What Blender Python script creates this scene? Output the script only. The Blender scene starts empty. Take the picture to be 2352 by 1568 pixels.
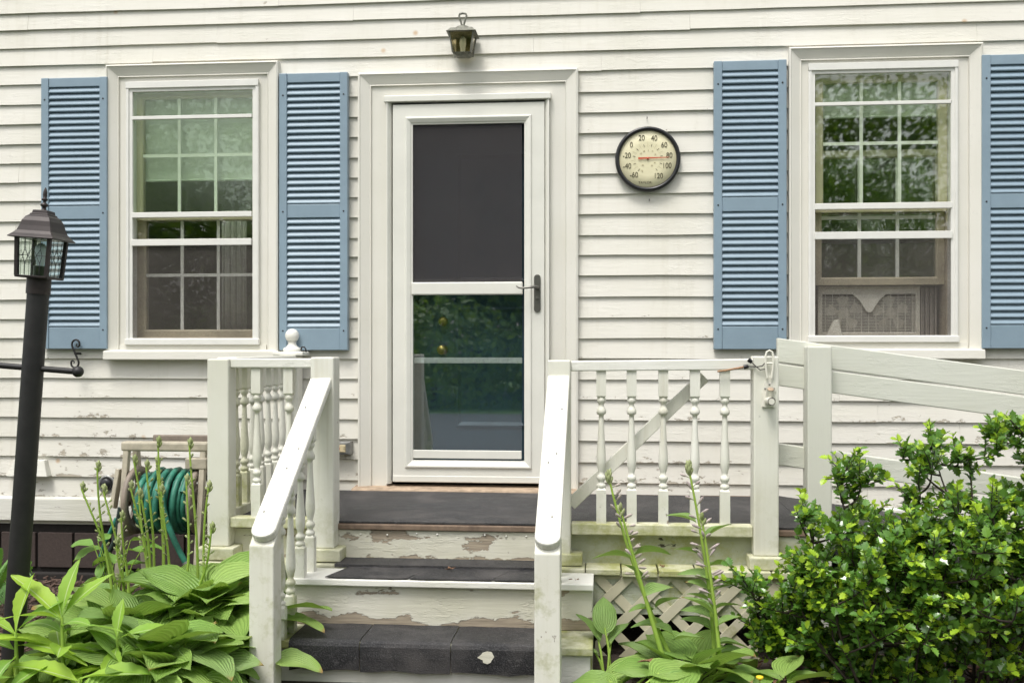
import bpy, bmesh, math, random
from mathutils import Vector, Matrix
import numpy as np
R = random.Random(7)
rad = math.radians
S = bpy.context.scene
COL = S.collection
# ------------------------------------------------------------------ camera, sky, sun, exposure
F = 2352.0; HY = 800.0; TH = math.atan(0.090); CT, ST = math.cos(TH), math.sin(TH)
DIST = F*CT/432.0; CAMH = 1.27
cam_d = bpy.data.cameras.new('camera'); cam = bpy.data.objects.new('camera', cam_d); COL.objects.link(cam)
cam.location = (0, -DIST, CAMH); cam.rotation_euler = (math.pi/2, 0, TH)
cam_d.sensor_width = 36; cam_d.lens = 36*F/2352; cam_d.shift_y = (HY-784)/2352
cam_d.clip_end = 600; cam_d.clip_start = .05
S.camera = cam
SUN_EL, SUN_AZ = rad(64), rad(204)       # azimuth measured from +Y (the wall normal) clockwise
w = bpy.data.worlds.new('World'); S.world = w; w.use_nodes = True
nt = w.node_tree; bg = nt.nodes['Background']
sky = nt.nodes.new('ShaderNodeTexSky'); sky.sky_type = 'NISHITA'; sky.sun_disc = False
sky.sun_elevation = SUN_EL; sky.sun_rotation = SUN_AZ; sky.dust_density = 4; sky.air_density = 1.2; sky.ozone_density = .6
hs = nt.nodes.new('ShaderNodeHueSaturation'); hs.inputs['Saturation'].default_value = .16
nt.links.new(sky.outputs[0], hs.inputs['Color']); nt.links.new(hs.outputs[0], bg.inputs[0]); bg.inputs[1].default_value = .15
sl = bpy.data.lights.new('sun', 'SUN'); sl.energy = 1.5; sl.angle = rad(18); sl.color = (1, .965, .90)
sun = bpy.data.objects.new('sun', sl); COL.objects.link(sun)
sd = Vector((math.sin(SUN_AZ)*math.cos(SUN_EL), math.cos(SUN_AZ)*math.cos(SUN_EL), math.sin(SUN_EL)))
sun.rotation_euler = sd.to_track_quat('Z', 'Y').to_euler(); sun.location = (0, -6, 9)
S.view_settings.view_transform = 'Standard'; S.view_settings.look = 'None'
S.view_settings.gamma = 1; S.view_settings.exposure = 0.62
S.render.engine = 'CYCLES'

# ------------------------------------------------------------------ pixel -> place helpers
def ray(px, py):
    u = (px-1176)/F; v = (HY-py)/F
    return Vector((-ST+u*CT, CT+u*ST, v))
def W(px, py, Y):
    d = ray(px, py); t = (Y+DIST)/d.y
    return Vector((d.x*t, Y, CAMH+d.z*t))
def WX(px, Y): return W(px, HY, Y).x
def WZ(px, py, Y): return W(px, py, Y).z

# ------------------------------------------------------------------ mesh builder
class B:
    def __init__(s): s.v = []; s.f = []; s.sm = []; s.uv = None
    def add(s, vs, fs, smooth=False):
        o = len(s.v); s.v += [tuple(p) for p in vs]
        s.f += [tuple(i+o for i in f) for f in fs]; s.sm += [smooth]*len(fs); return s
    def box(s, x0, x1, y0, y1, z0, z1):
        x0, x1 = min(x0, x1), max(x0, x1); y0, y1 = min(y0, y1), max(y0, y1); z0, z1 = min(z0, z1), max(z0, z1)
        return s.add([(x0,y0,z0),(x1,y0,z0),(x1,y1,z0),(x0,y1,z0),(x0,y0,z1),(x1,y0,z1),(x1,y1,z1),(x0,y1,z1)],
              [(3,2,1,0),(4,5,6,7),(0,1,5,4),(1,2,6,5),(2,3,7,6),(3,0,4,7)])
    def hexa(s, pts):   # 4 bottom (ccw from above) + 4 top
        return s.add(pts, [(3,2,1,0),(4,5,6,7),(0,1,5,4),(1,2,6,5),(2,3,7,6),(3,0,4,7)])
    def beam(s, a, b, wd, th, up=(0,0,1), skew=False):
        a = Vector(a); b = Vector(b); d = (b-a).normalized(); up = Vector(up)
        side = d.cross(up).normalized(); n = side.cross(d).normalized()
        P = []
        for c in (a, b):
            for (i, j) in ((-1,-1),(1,-1),(1,1),(-1,1)): P.append(c+side*(i*wd/2)+n*(j*th/2))
        return s.add(P, [(3,2,1,0),(4,5,6,7),(0,1,5,4),(1,2,6,5),(2,3,7,6),(3,0,4,7)])
    def prism(s, poly, ext):   # poly list of 3D pts, ext vector
        n = len(poly); ext = Vector(ext); vs = [Vector(p) for p in poly]; vs += [p+ext for p in vs]
        return s.add(vs, [tuple(range(n-1,-1,-1)), tuple(range(n,2*n))]+[(i,(i+1)%n,n+(i+1)%n,n+i) for i in range(n)])
    def tube(s, path, r, seg=8, cap=True):
        path = [Vector(p) for p in path]; n = len(path); rs = r if isinstance(r, (list, tuple)) else [r]*n
        up = Vector((0.13, .21, 1)).normalized(); vs = []; prev = None
        for i, p in enumerate(path):
            d = (path[min(i+1, n-1)]-path[max(i-1, 0)]).normalized()
            if prev is None:
                a = d.cross(up)
                if a.length < .1: a = d.cross(Vector((1, 0, 0)))
                a.normalize()
            else:
                a = (prev-d*prev.dot(d)).normalized()
            prev = a; b = d.cross(a)
            for k in range(seg):
                t = 2*math.pi*k/seg; vs.append(p+(a*math.cos(t)+b*math.sin(t))*rs[i])
        fs = [(i*seg+k, i*seg+(k+1)%seg, (i+1)*seg+(k+1)%seg, (i+1)*seg+k) for i in range(n-1) for k in range(seg)]
        s.add(vs, fs, True)
        if cap: s.add(vs[:seg], [tuple(range(seg-1,-1,-1))]); s.add(vs[-seg:], [tuple(range(seg))])
        return s
    def lathe(s, prof, c=(0,0,0), seg=16, axis='z', smooth=True):  # prof: (r, h)
        c = Vector(c); vs = []
        for r, h in prof:
            for k in range(seg):
                t = 2*math.pi*k/seg; p = (r*math.cos(t), r*math.sin(t), h)
                if axis == 'y': p = (p[0], -p[2], p[1])      # points toward -Y
                if axis == 'x': p = (p[2], p[0], p[1])
                vs.append(c+Vector(p))
        n = len(prof)
        fs = [(i*seg+k, i*seg+(k+1)%seg, (i+1)*seg+(k+1)%seg, (i+1)*seg+k) for i in range(n-1) for k in range(seg)]
        s.add(vs, fs, smooth)
        s.add(vs[:seg], [tuple(range(seg-1,-1,-1))]); s.add(vs[-seg:], [tuple(range(seg))]); return s
    def ring(s, x0, x1, z0, z1, prof, sides='LRTB'):
        rb = 'B' in sides
        def P(d, y): return [(x0+d,y,z0+(d if rb else 0)),(x1-d,y,z0+(d if rb else 0)),(x1-d,y,z1-d),(x0+d,y,z1-d)]
        idx = {'B':(0,1),'R':(1,2),'T':(2,3),'L':(3,0)}
        for (d0,y0),(d1,y1) in zip(prof[:-1], prof[1:]):
            a, b = P(d0,y0), P(d1,y1)
            for sd_ in sides:
                i, j = idx[sd_]; s.add([a[i],a[j],b[j],b[i]], [(0,1,2,3)])
        if not rb:     # close bottoms of the legs
            for sgn, xx in ((1, x0), (-1, x1)):
                if ('L' if sgn > 0 else 'R') in sides:
                    s.add([(xx+sgn*d, y, z0) for d, y in prof], [tuple(range(len(prof)))])
        return s
    def build(s, name, mat, parent=None, origin=None, bevel=0, fix=True):
        me = bpy.data.meshes.new(name)
        o = bpy.data.objects.new(name, me)
        off = Vector((0,0,0))
        if origin is not None: off = Vector(origin)
        elif parent is not None: off = wloc(parent)
        me.from_pydata([(a-off.x, b-off.y, c-off.z) for a, b, c in s.v], [], s.f)
        if fix:
            bm = bmesh.new(); bm.from_mesh(me); 
            bmesh.ops.recalc_face_normals(bm, faces=bm.faces); bm.to_mesh(me); bm.free()
        me.polygons.foreach_set('use_smooth', s.sm)
        if mat is not None: me.materials.append(mat)
        COL.objects.link(o)
        if parent is not None:
            o.parent = parent; o.location = off-wloc(parent)
        else: o.location = off
        if bevel:
            m = o.modifiers.new('bevel', 'BEVEL'); m.width = bevel; m.segments = 2; m.limit_method = 'ANGLE'
        return o
def wloc(o):
    l = Vector(o.location)
    while o.parent is not None: o = o.parent; l = l+Vector(o.location)
    return l
def thing(name, label, cat, loc=(0,0,0), group=None):
    o = bpy.data.objects.new(name, None); COL.objects.link(o); o.location = loc; o.empty_display_size = .1
    o['label'] = label; o['category'] = cat
    if group: o['group'] = group
    return o
def holder(name, parent, loc=None):
    o = bpy.data.objects.new(name, None); COL.objects.link(o); o.parent = parent; o.empty_display_size = .05
    o.location = Vector(loc)-wloc(parent) if loc is not None else (0,0,0); return o
def tag(o, label, cat, group=None):
    o['label'] = label; o['category'] = cat
    if group: o['group'] = group
    return o
def inst(src, parent, loc, rot=(0,0,0), scale=(1,1,1), name=None):   # copy sharing mesh data; loc in world
    o = src.copy(); 
    if name: o.name = name
    COL.objects.link(o); o.parent = parent
    o.location = Vector(loc)-(wloc(parent) if parent else Vector()); o.rotation_euler = rot; o.scale = scale; return o
def meshobj(name, me, parent, loc, rot=(0,0,0), scale=(1,1,1)):
    o = bpy.data.objects.new(name, me); COL.objects.link(o); o.parent = parent
    o.location = Vector(loc)-(wloc(parent) if parent else Vector()); o.rotation_euler = rot
    o.scale = scale if hasattr(scale, '__len__') else (scale,)*3; return o

# ------------------------------------------------------------------ materials
class N:
    def __init__(s, name):
        s.m = bpy.data.materials.new(name); s.m.use_nodes = True; s.t = s.m.node_tree; s.n = s.t.nodes; s.l = s.t.links
        s.bsdf = s.n['Principled BSDF']; s.out = s.n['Material Output']
    def node(s, typ, **kw):
        n = s.n.new('ShaderNode'+typ)
        for k, v in kw.items():
            if k[0] == '_': setattr(n, k[1:], v)
            else:
                i = n.inputs[int(k[1:])] if k[0] == 'i' and k[1:].isdigit() else n.inputs[k.replace('_', ' ')]
                if hasattr(v, 'is_output') or isinstance(v, bpy.types.NodeSocket): s.l.new(v, i)
                else: i.default_value = v
        return n
    def pos(s, scale=(1,1,1)):
        g = s.node('NewGeometry'); m = s.node('Mapping'); s.l.new(g.outputs['Position'], m.inputs[0]); m.inputs['Scale'].default_value = scale
        return m.outputs[0]
    def noise(s, vec, scale, detail=4, rough=.55, out=0):
        n = s.node('TexNoise', Scale=scale, Detail=detail, Roughness=rough); s.l.new(vec, n.inputs['Vector']); return n.outputs[out]
    def ramp(s, fac, a, b, lo=0, hi=1):
        n = s.node('MapRange', i0=fac, i1=a, i2=b, i3=lo, i4=hi); n.clamp = True; return n.outputs[0]
    def math(s, op, a, b=None):
        n = s.node('Math', _operation=op); 
        for i, x in enumerate((a, b)):
            if x is None: continue
            if isinstance(x, bpy.types.NodeSocket): s.l.new(x, n.inputs[i])
            else: n.inputs[i].default_value = x
        return n.outputs[0]
    def mix(s, fac, a, b):
        n = s.node('Mix', _data_type='RGBA')
        for i, x in ((0, fac), (6, a), (7, b)):
            if isinstance(x, bpy.types.NodeSocket): s.l.new(x, n.inputs[i])
            else: n.inputs[i].default_value = x if not isinstance(x, tuple) or len(x) == 4 else (*x, 1)
        return n.outputs[2]
    def bump(s, h, strength=.3, dist=.01, normal=None):
        n = s.node('Bump', Strength=strength, Distance=dist, Height=h)
        if normal is not None: s.l.new(normal, n.inputs['Normal'])
        return n.outputs[0]
    def set(s, **kw):
        for k, v in kw.items():
            i = s.bsdf.inputs[k.replace('_', ' ')]
            if isinstance(v, bpy.types.NodeSocket): s.l.new(v, i)
            else: i.default_value = (*v, 1) if isinstance(v, tuple) and len(v) == 3 else v
        return s

def paint(name, col, grain='h', lip=0, streak=0, peel=0., low=None, mildew=0., rust=0., dirt=.12, rough=.55, under=(.27,.22,.17), bump=.35, pscale=7, mlow=None, edge=None):
    n = N(name); p = n.pos()
    gp = n.pos({'h':(3,9,55), 'v':(45,45,2.5), 'd':(12,45,45), 'n':(18,18,18)}[grain])
    g = n.noise(gp, 1.6, 5, .6)
    big = n.noise(p, 2.3, 3, .5)
    c = n.mix(n.ramp(big, .3, .7), tuple(x*(1-dirt) for x in col[:2])+(col[2]*(1-dirt*1.4),), col)
    c = n.mix(n.ramp(n.noise(p, 38, 4, .7), .60, .78, 0, .35), c, tuple(x*.74 for x in col))
    # brush marks along the grain and small hairline cracks
    c = n.mix(n.ramp(g, .62, .74, 0, .28), c, tuple(x*.8 for x in col))
    if streak:
        st_ = n.math('MULTIPLY', n.ramp(n.noise(n.pos((26,26,.9)), 1.0, 4, .6), .52, .72), n.ramp(n.noise(p, 1.6, 3, .6), .40, .65))
        c = n.mix(n.math('MULTIPLY', st_, streak*2.2), c, (col[0]*.70, col[1]*.67, col[2]*.58))
    h = n.math('MULTIPLY', g, .5)
    rg = rough
    if rust:
        v = n.node('TexVoronoi', Scale=rust); n.l.new(p, v.inputs['Vector'])
        sep = n.node('SeparateColor', i0=v.outputs['Color'])
        k = n.math('MULTIPLY', n.ramp(v.outputs['Distance'], .035, .11, 1, 0), n.ramp(sep.outputs[0], .90, .93))
        c = n.mix(n.math('MULTIPLY', k, .6), c, (.45,.24,.07))
    if mildew:
        mk = n.ramp(n.math('ADD', n.noise(p, 9, 5, .7), n.math('MULTIPLY', n.noise(p, 2.2, 2), .6)), 1.02-.42*mildew, 1.28-.38*mildew, 0, .85)
        if mlow:
            spz = n.node('SeparateXYZ', i0=n.pos()); mk = n.math('MULTIPLY', mk, n.ramp(spz.outputs[2], mlow[0], mlow[1], 1, 0))
        c = n.mix(mk, c, (.27,.28,.07)); 
        mk2 = n.ramp(n.noise(p, 23, 5, .75), .72-.1*mildew, .86-.1*mildew, 0, .8)
        c = n.mix(mk2, c, (.05,.05,.025))
    if peel:
        pp = n.pos((1,1,2.2) if grain == 'h' else (1.6,1.6,1))
        pn = n.math('ADD', n.math('MULTIPLY', n.noise(pp, pscale, 7, .68), .8), n.math('MULTIPLY', n.noise(p, 2.0, 2), .2))
        if low:
            sp = n.node('SeparateXYZ', i0=n.pos()); 
            pn = n.math('ADD', pn, n.ramp(sp.outputs[2], low[0], low[1], low[2], 0))
        if lip:
            spl = n.node('SeparateXYZ', i0=n.pos()); pn = n.math('ADD', pn, n.ramp(spl.outputs[1], -.0222, -.0165, lip, 0))
        if edge:      # paint fails first along the bottom edges of the boards
            spe = n.node('SeparateXYZ', i0=n.pos()); ed_ = None
            for (z_a, z_b, amt) in edge:
                e1 = n.ramp(spe.outputs[2], z_a, z_b, amt, 0); e2 = n.ramp(spe.outputs[2], z_a-.012, z_a-.004, 0, 1); e1 = n.math('MULTIPLY', e1, e2)
                ed_ = e1 if ed_ is None else n.math('MAXIMUM', ed_, e1)
            pn = n.math('ADD', pn, ed_)
        th = .74-.22*peel
        pk = n.ramp(pn, th, th+.012)
        wood = n.mix(n.ramp(n.noise(gp, 2.5, 4), .35, .7), under, tuple(x*1.7 for x in under))
        edge = n.ramp(pn, th-.05, th, 0, .5)
        c = n.mix(edge, c, tuple(x*.93 for x in col))
        c = n.mix(pk, c, wood)
        h = n.math('SUBTRACT', h, n.math('MULTIPLY', pk, 1.3))
        # alligatored flakes
        fl = n.ramp(n.noise(n.pos((5,5,16) if grain == 'h' else (14,14,4)), 3.2, 5, .7), .5, .56, 0, 1)
        flm = n.math('MULTIPLY', fl, n.ramp(n.noise(p, 3.1, 3, .6), .45, .62, .05, 1))
        h = n.math('ADD', h, n.math('MULTIPLY', flm, .28 if grain == 'h' else .14))
    nb = n.bump(h, bump, .004)
    n.set(Base_Color=c, Roughness=rg, Normal=nb); n.bsdf.inputs['Specular IOR Level'].default_value = .35
    return n.m
def plain(name, col, rough=.5, metal=0., var=.15, scale=30, bump=.15, spec=.5):
    n = N(name); p = n.pos(); a = n.noise(p, scale, 5, .65)
    c = n.mix(n.ramp(a, .3, .7), tuple(x*(1-var) for x in col), tuple(min(1, x*(1+var)) for x in col))
    n.set(Base_Color=c, Roughness=rough, Metallic=metal)
    n.bsdf.inputs['Specular IOR Level'].default_value = spec
    if bump: n.set(Normal=n.bump(a, bump, .003))
    return n.m
def glass(name, fac=.16, tint=(1,1,1), rough=0.0, wave=0.):
    n = N(name); n.n.remove(n.bsdf)
    tr = n.node('BsdfTransparent', Color=(*tint, 1)); gl = n.node('BsdfGlossy', Roughness=rough, Color=(1,1,1,1))
    fr = n.node('LayerWeight', Blend=.5)
    k = n.ramp(n.math('POWER', fr.outputs['Facing'], 4.0), 0, 1, fac, 1)
    if wave:
        gl.inputs['Normal']; n.l.new(n.bump(n.noise(n.pos(), 3.2, 2, .5), wave, .02), gl.inputs['Normal'])
    mx = n.node('MixShader', i0=k, i1=tr.outputs[0], i2=gl.outputs[0]); n.l.new(mx.outputs[0], n.out.inputs[0]); return n.m
def screen(name, opa=.55, col=(.055,.052,.05)):
    n = N(name); n.n.remove(n.bsdf); tr = n.node('BsdfTransparent'); df = n.node('BsdfDiffuse', Color=(*col, 1))
    g = n.math('ADD', n.math('MULTIPLY', n.noise(n.pos(), 420, 2, .6), .5), n.math('MULTIPLY', n.noise(n.pos(), 2.6, 3, .6), .5))
    mx = n.node('MixShader', i0=n.ramp(g, .38, .62, opa-.12, opa+.12), i1=tr.outputs[0], i2=df.outputs[0]); n.l.new(mx.outputs[0], n.out.inputs[0]); return n.m
def leafmat(name, c1, c2, rough=.42, trans=.3, ribs=0, spec=.5, midrib=None, noise_scale=9):
    n = N(name); p = n.pos(); oi = n.node('ObjectInfo')
    f = n.ramp(n.math('ADD', n.math('MULTIPLY', n.noise(p, noise_scale, 3), .9), n.math('MULTIPLY', oi.outputs['Random'], .5)), .25, 1.0)
    c = n.mix(f, c1, c2)
    if ribs:
        tc = n.node('UVMap'); sp = n.node('SeparateXYZ', i0=tc.outputs[0])
        v = n.math('ABSOLUTE', n.math('SUBTRACT', sp.outputs[1], .5))
        wv = n.math('SINE', n.math('MULTIPLY', v, ribs*6.283))
        c = n.mix(n.ramp(wv, -1, -.3, .38, 0), c, tuple(x*.5 for x in c1))
        tipm = n.math('MULTIPLY', n.ramp(n.math('ADD', sp.outputs[0], n.math('MULTIPLY', n.noise(p, 40, 2), .12)), .95, 1.03), n.ramp(oi.outputs['Random'], .70, .74))
        c = n.mix(tipm, c, (.42,.27,.10))
        blm = n.math('MULTIPLY', n.ramp(n.noise(p, 26, 4, .7), .66, .70), n.ramp(oi.outputs['Random'], .3, .6)); c = n.mix(n.math('MULTIPLY', blm, .6), c, (.30,.30,.09))
        if midrib: c = n.mix(n.ramp(v, .012, .03, .8, 0), c, midrib)
        n.set(Normal=n.bump(n.math('ADD', wv, n.math('MULTIPLY', n.noise(p, 60, 3), .6)), .5, .006))
    elif midrib:
        tc = n.node('UVMap'); sp = n.node('SeparateXYZ', i0=tc.outputs[0])
        v = n.math('ABSOLUTE', n.math('SUBTRACT', sp.outputs[1], .5))
        c = n.mix(n.ramp(v, .02, .045, .85, 0), c, midrib)
        n.set(Normal=n.bump(n.noise(p, 45, 4, .6), .35, .006))
    n.set(Base_Color=c, Roughness=rough); n.bsdf.inputs['Specular IOR Level'].default_value = spec
    tl = n.node('BsdfTranslucent'); n.l.new(n.mix(.5, c, (.35,.5,.04)), tl.inputs[0])
    mx = n.node('MixShader', i0=trans, i1=n.bsdf.outputs[0], i2=tl.outputs[0]); n.l.new(mx.outputs[0], n.out.inputs[0]); return n.m

M = {}
CREAM = (.705,.682,.625)
M['siding'] = paint('siding_paint', CREAM, 'h', lip=.085, peel=.13, low=(.2, 1.5, .15), rust=6, dirt=.08, bump=.5, pscale=15, streak=.16, under=(.30,.27,.22))
M['trim'] = paint('trim_paint', (.71,.69,.635), 'h', peel=.12, dirt=.08, bump=.22)
M['trimv'] = paint('trim_paint_vertical', (.71,.69,.635), 'v', streak=.10, peel=.12, dirt=.08, bump=.22)
M['watertable'] = paint('flaking_paint', (.66,.65,.60), 'h', peel=.50, dirt=.15, bump=.9)
M['porch'] = paint('porch_paint', (.74,.73,.67), 'v', peel=.33, dirt=.16, rust=4, bump=.6, streak=.30, mildew=.55, mlow=(.40,.72), pscale=11)
M['porchh'] = paint('porch_paint_rail', (.77,.76,.72), 'h', peel=.34, dirt=.14, bump=.65, pscale=10, streak=.15)
M['mossy'] = paint('mildewed_paint', (.66,.65,.52), 'h', peel=.22, mildew=.75, dirt=.2, bump=.5)
M['mossv'] = paint('mildewed_paint_vertical', (.66,.65,.52), 'v', peel=.22, mildew=1.1, dirt=.1, bump=.5, mlow=(.70,.78))
M['ramp'] = paint('ramp_paint', (.63,.635,.57), 'h', peel=.1, dirt=.1, bump=.45)
M['rampv'] = paint('ramp_post_paint', (.63,.63,.57), 'v', peel=.1, dirt=.1, bump=.5)
M['riser'] = paint('peeling_riser_paint', (.68,.66,.58), 'h', peel=.76, dirt=.22, bump=.8, pscale=4.6, under=(.25,.21,.16), rust=3, edge=[(.152,.215,.22),(.340,.385,.26),(.455,.49,.06)])
M['fascia'] = paint('mildewed_board', (.46,.48,.40), 'h', peel=.46, mildew=.55, dirt=.25, bump=.6, under=(.05,.045,.035))
M['lattice'] = paint('lattice_paint', (.58,.54,.42), 'n', peel=.1, mildew=.25, dirt=.2, bump=.3)
M['vinyl'] = plain('storm_door_vinyl', (.70,.69,.63), .38, var=.04, scale=6, bump=.04)
M['alum'] = plain('white_aluminium', (.72,.71,.67), .4, var=.05, scale=9, bump=.05)
M['beige'] = plain('sash_beige', (.50,.44,.31), .5, var=.08, scale=10, bump=.1)
M['blue'] = plain('shutter_blue', (.222,.300,.365), .42, var=.07, scale=5, bump=.06)
M['muntin'] = plain('white_grille', (.74,.74,.68), .5, var=.05, bump=0)
M['jamb'] = plain('window_jamb', (.42,.36,.27), .6, var=.12)
M['glass'] = glass('window_glass', .07, (.975,.985,.97))
M['glasssoft'] = glass('old_soft_glass', .11, (.925,.975,.915), rough=.14)  # green tint stands in for the trees' reflection on the pane
M['glassw'] = glass('wavy_window_glass', .085, (.95,.98,.94), wave=.006, rough=.02)
M['film'] = glass('window_film', .30, (.9,.92,.92), rough=.03, wave=.5)
M['doorglass'] = glass('door_glass', .21, (.92,.96,.97), rough=.02)
M['screen'] = screen('insect_screen', .27, (.12,.11,.10))
M['doorscreen'] = screen('door_screen', .54, (.068,.064,.066))
M['room'] = plain('room_wall', (.30,.28,.24), .9, var=.1, scale=3, bump=0)
M['shade'] = plain('roller_shade', (.62,.65,.58), .8, var=.05, scale=3, bump=0)
M['curtain'] = plain('curtain', (.65,.63,.60), .9, var=.08, scale=8, bump=0)
M['darkdoor'] = plain('entry_door_paint', (.026,.062,.085), .45, var=.15, scale=7, bump=.1)
M['brass'] = plain('brass', (.42,.30,.10), .35, metal=1, var=.1)
M['bronze'] = plain('bronze_lamp', (.030,.023,.022), .42, metal=.35, var=.25, scale=14, bump=.12)
M['blackpost'] = plain('black_post', (.012,.011,.011), .5, var=.35, scale=22, bump=.2)
M['iron'] = plain('wrought_iron', (.018,.016,.016), .5, metal=.3, var=.3)
M['pewter'] = plain('pewter_handle', (.16,.155,.14), .35, metal=.7, var=.15)
M['oldmetal'] = plain('weathered_metal', (.17,.17,.14), .6, metal=.4, var=.45, scale=60, bump=.5)
M['amber'] = glass('amber_glass', .06, (.98,.94,.82), rough=.15, wave=.3)
M['lampglass'] = glass('seeded_glass', .045, (.94,.97,.95), rough=.05, wave=.5)
M['bulb'] = plain('bulb_glass', (.62,.68,.74), .25, var=.03, bump=0)
M['came'] = plain('lead_came', (.05,.05,.05), .5, metal=.4)
M['rim'] = plain('black_plastic_rim', (.012,.012,.014), .3, var=.2, bump=.05)
M['dial'] = plain('thermometer_dial', (.70,.65,.44), .45, var=.06, scale=6, bump=0)
M['ink'] = plain('printed_ink', (.07,.06,.03), .7, var=0, bump=0)
M['inkfaint'] = plain('faded_ink', (.33,.28,.15), .7, var=0, bump=0)
M['red'] = plain('red_needle', (.50,.09,.04), .5, var=.05, bump=0)
M['tan'] = plain('tan_plastic', (.40,.36,.28), .55, var=.25, scale=12, bump=.15)
M['taupe'] = plain('taupe_plastic', (.22,.18,.145), .6, var=.25, scale=12, bump=.15)
M['hose'] = plain('green_hose', (.030,.165,.115), .5, var=.55, scale=16, bump=.12)
M['darkhose'] = plain('dark_hose', (.025,.04,.035), .5, var=.3)
M['block'] = plain('brown_block', (.050,.035,.030), .85, var=.2, scale=60, bump=.6)
M['mortar'] = plain('dark_mortar', (.018,.015,.013), .95, var=.3, scale=40, bump=.6)
M['wood'] = plain('bare_wood', (.17,.12,.085), .8, var=.35, scale=22, bump=.5)
M['threshold'] = plain('worn_threshold', (.36,.27,.19), .8, var=.35, scale=18, bump=.4)
M['stem'] = leafmat('hosta_stem', (.30,.47,.07), (.42,.58,.11), .5, .25)
M['twig'] = plain('holly_twig', (.040,.030,.020), .8, var=.35, scale=40, bump=.5)
M['hosta'] = leafmat('hosta_leaf', (.18,.34,.060), (.37,.54,.14), .46, .28, ribs=13, spec=.45)
M['hosta2'] = leafmat('hosta_leaf_pale', (.19,.35,.08), (.34,.50,.17), .42, .3, ribs=11, spec=.45)
M['weed'] = leafmat('weed_leaf', (.16,.36,.07), (.38,.56,.06), .5, .38, spec=.35, midrib=(.55,.66,.33), noise_scale=4)
M['broad'] = leafmat('broad_leaf', (.14,.30,.05), (.22,.38,.09), .5, .35, spec=.35)
M['fern'] = leafmat('fern_leaf', (.08,.24,.035), (.14,.32,.05), .55, .35)
M['holly_old'] = leafmat('holly_leaf', (.055,.155,.026), (.17,.33,.05), .22, .25, spec=.75)
M['holly_young'] = leafmat('young_holly_leaf', (.20,.41,.022), (.42,.59,.04), .32, .33, spec=.5)
M['bud'] = leafmat('hosta_bud', (.28,.34,.12), (.40,.44,.22), .5, .2)
M['lilac'] = leafmat('lilac_bud', (.50,.40,.44), (.58,.50,.46), .5, .25)
M['yellow'] = plain('yellow_petal', (.75,.55,.02), .6, bump=0)
M['deadleaf'] = plain('dead_leaf', (.16,.085,.045), .8, var=.4, scale=50, bump=.3)
M['mulch'] = plain('mulch_chip', (.085,.052,.038), .9, var=.6, scale=35, bump=.4)
M['treeleaf'] = leafmat('tree_leaf', (.05,.13,.02), (.12,.24,.035), .5, .4, noise_scale=1.5)
M['bark'] = plain('bark', (.06,.045,.035), .9, var=.4, scale=9, bump=.8)
M['cord'] = plain('bungee_cord', (.34,.20,.11), .8, var=.5, scale=260, bump=.3)
M['white_plastic'] = plain('white_plastic', (.70,.68,.60), .4, var=.1, scale=25, bump=.1)
M['grey_metal'] = plain('grey_metal', (.28,.28,.27), .45, metal=.6, var=.2)
M['almond'] = plain('almond_plastic', (.62,.52,.33), .4, var=.05, bump=0)
M['fanplastic'] = plain('fan_plastic', (.74,.71,.62), .5, var=.08, bump=0)
M['siltape'] = plain('pleated_panel', (.33,.30,.27), .6, var=.1, bump=0)
# asphalt roofing sheet used as anti-slip mat
def asphalt(name, worn):
    n = N(name); p = n.pos(); a = n.noise(p, 190, 4, .75); b = n.noise(p, 5, 5, .65)
    c = n.mix(n.ramp(a, .48, .68), (.010,.010,.012), (.082,.080,.084))
    c = n.mix(n.ramp(b, .46, .70, 0, .85), c, (.078,.072,.070))
    c = n.mix(n.ramp(n.noise(n.pos((1,2.5,1)), 26, 5, .8), .58, .70, 0, .55), c, (.13,.125,.125))
    sp = n.math('MULTIPLY', n.ramp(n.noise(p, 95, 4, .8), .66, .71), n.ramp(n.noise(p, 3.5, 3, .6), .42, .62))
    c = n.mix(n.math('MULTIPLY', sp, worn), c, (.50,.49,.47))
    n.set(Base_Color=c, Roughness=n.ramp(b, .3, .7, .45, .75), Normal=n.bump(a, .8, .005)); return n.m
M['mat'] = asphalt('asphalt_mat', .85); M['matb'] = asphalt('worn_asphalt_mat', .55)
def groundmat():
    n = N('soil'); p = n.pos(); a = n.noise(p, 30, 8, .7); b = n.noise(p, 1.2, 3)
    c = n.mix(n.ramp(a, .3, .72), (.018,.013,.010), (.075,.052,.038)); c = n.mix(n.ramp(b, .4, .7, 0, .5), c, (.05,.04,.03))
    n.set(Base_Color=c, Roughness=.95, Normal=n.bump(a, .9, .02)); return n.m
M['soil'] = groundmat()
def lawnmat():
    n = N('lawn'); p = n.pos(); a = n.noise(p, 60, 6, .7)
    n.set(Base_Color=n.mix(n.ramp(a, .3, .7), (.03,.08,.015), (.08,.17,.03)), Roughness=.9, Normal=n.bump(a, .9, .03)); return n.m
M['lawn'] = lawnmat()

# ------------------------------------------------------------------ ground
def sheet(name, x0, x1, y0, y1, z, mat):
    b = B().add([(x0,y0,z),(x1,y0,z),(x1,y1,z),(x0,y1,z)], [(0,1,2,3)]); o = b.build(name, mat, fix=False); o['kind'] = 'structure'; return o
sheet('ground', -150, 150, -200, 60, -.008, M['lawn'])
sheet('added_dark_sheet', -14, 14, -14.5, -4.2, -.004, plain('added_sheet_asphalt', (.05,.055,.065), .8, var=.3, scale=90, bump=.4))  # unseen asphalt sheet, added to darken what the door glass reflects
sheet('garden_bed', -9, 9, -3.1, .4, -.002, M['soil'])

# ------------------------------------------------------------------ house
house = thing('house', 'cream clapboard house front with blue shutters, two windows and a white storm door', 'house', (0,0,0))
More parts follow.
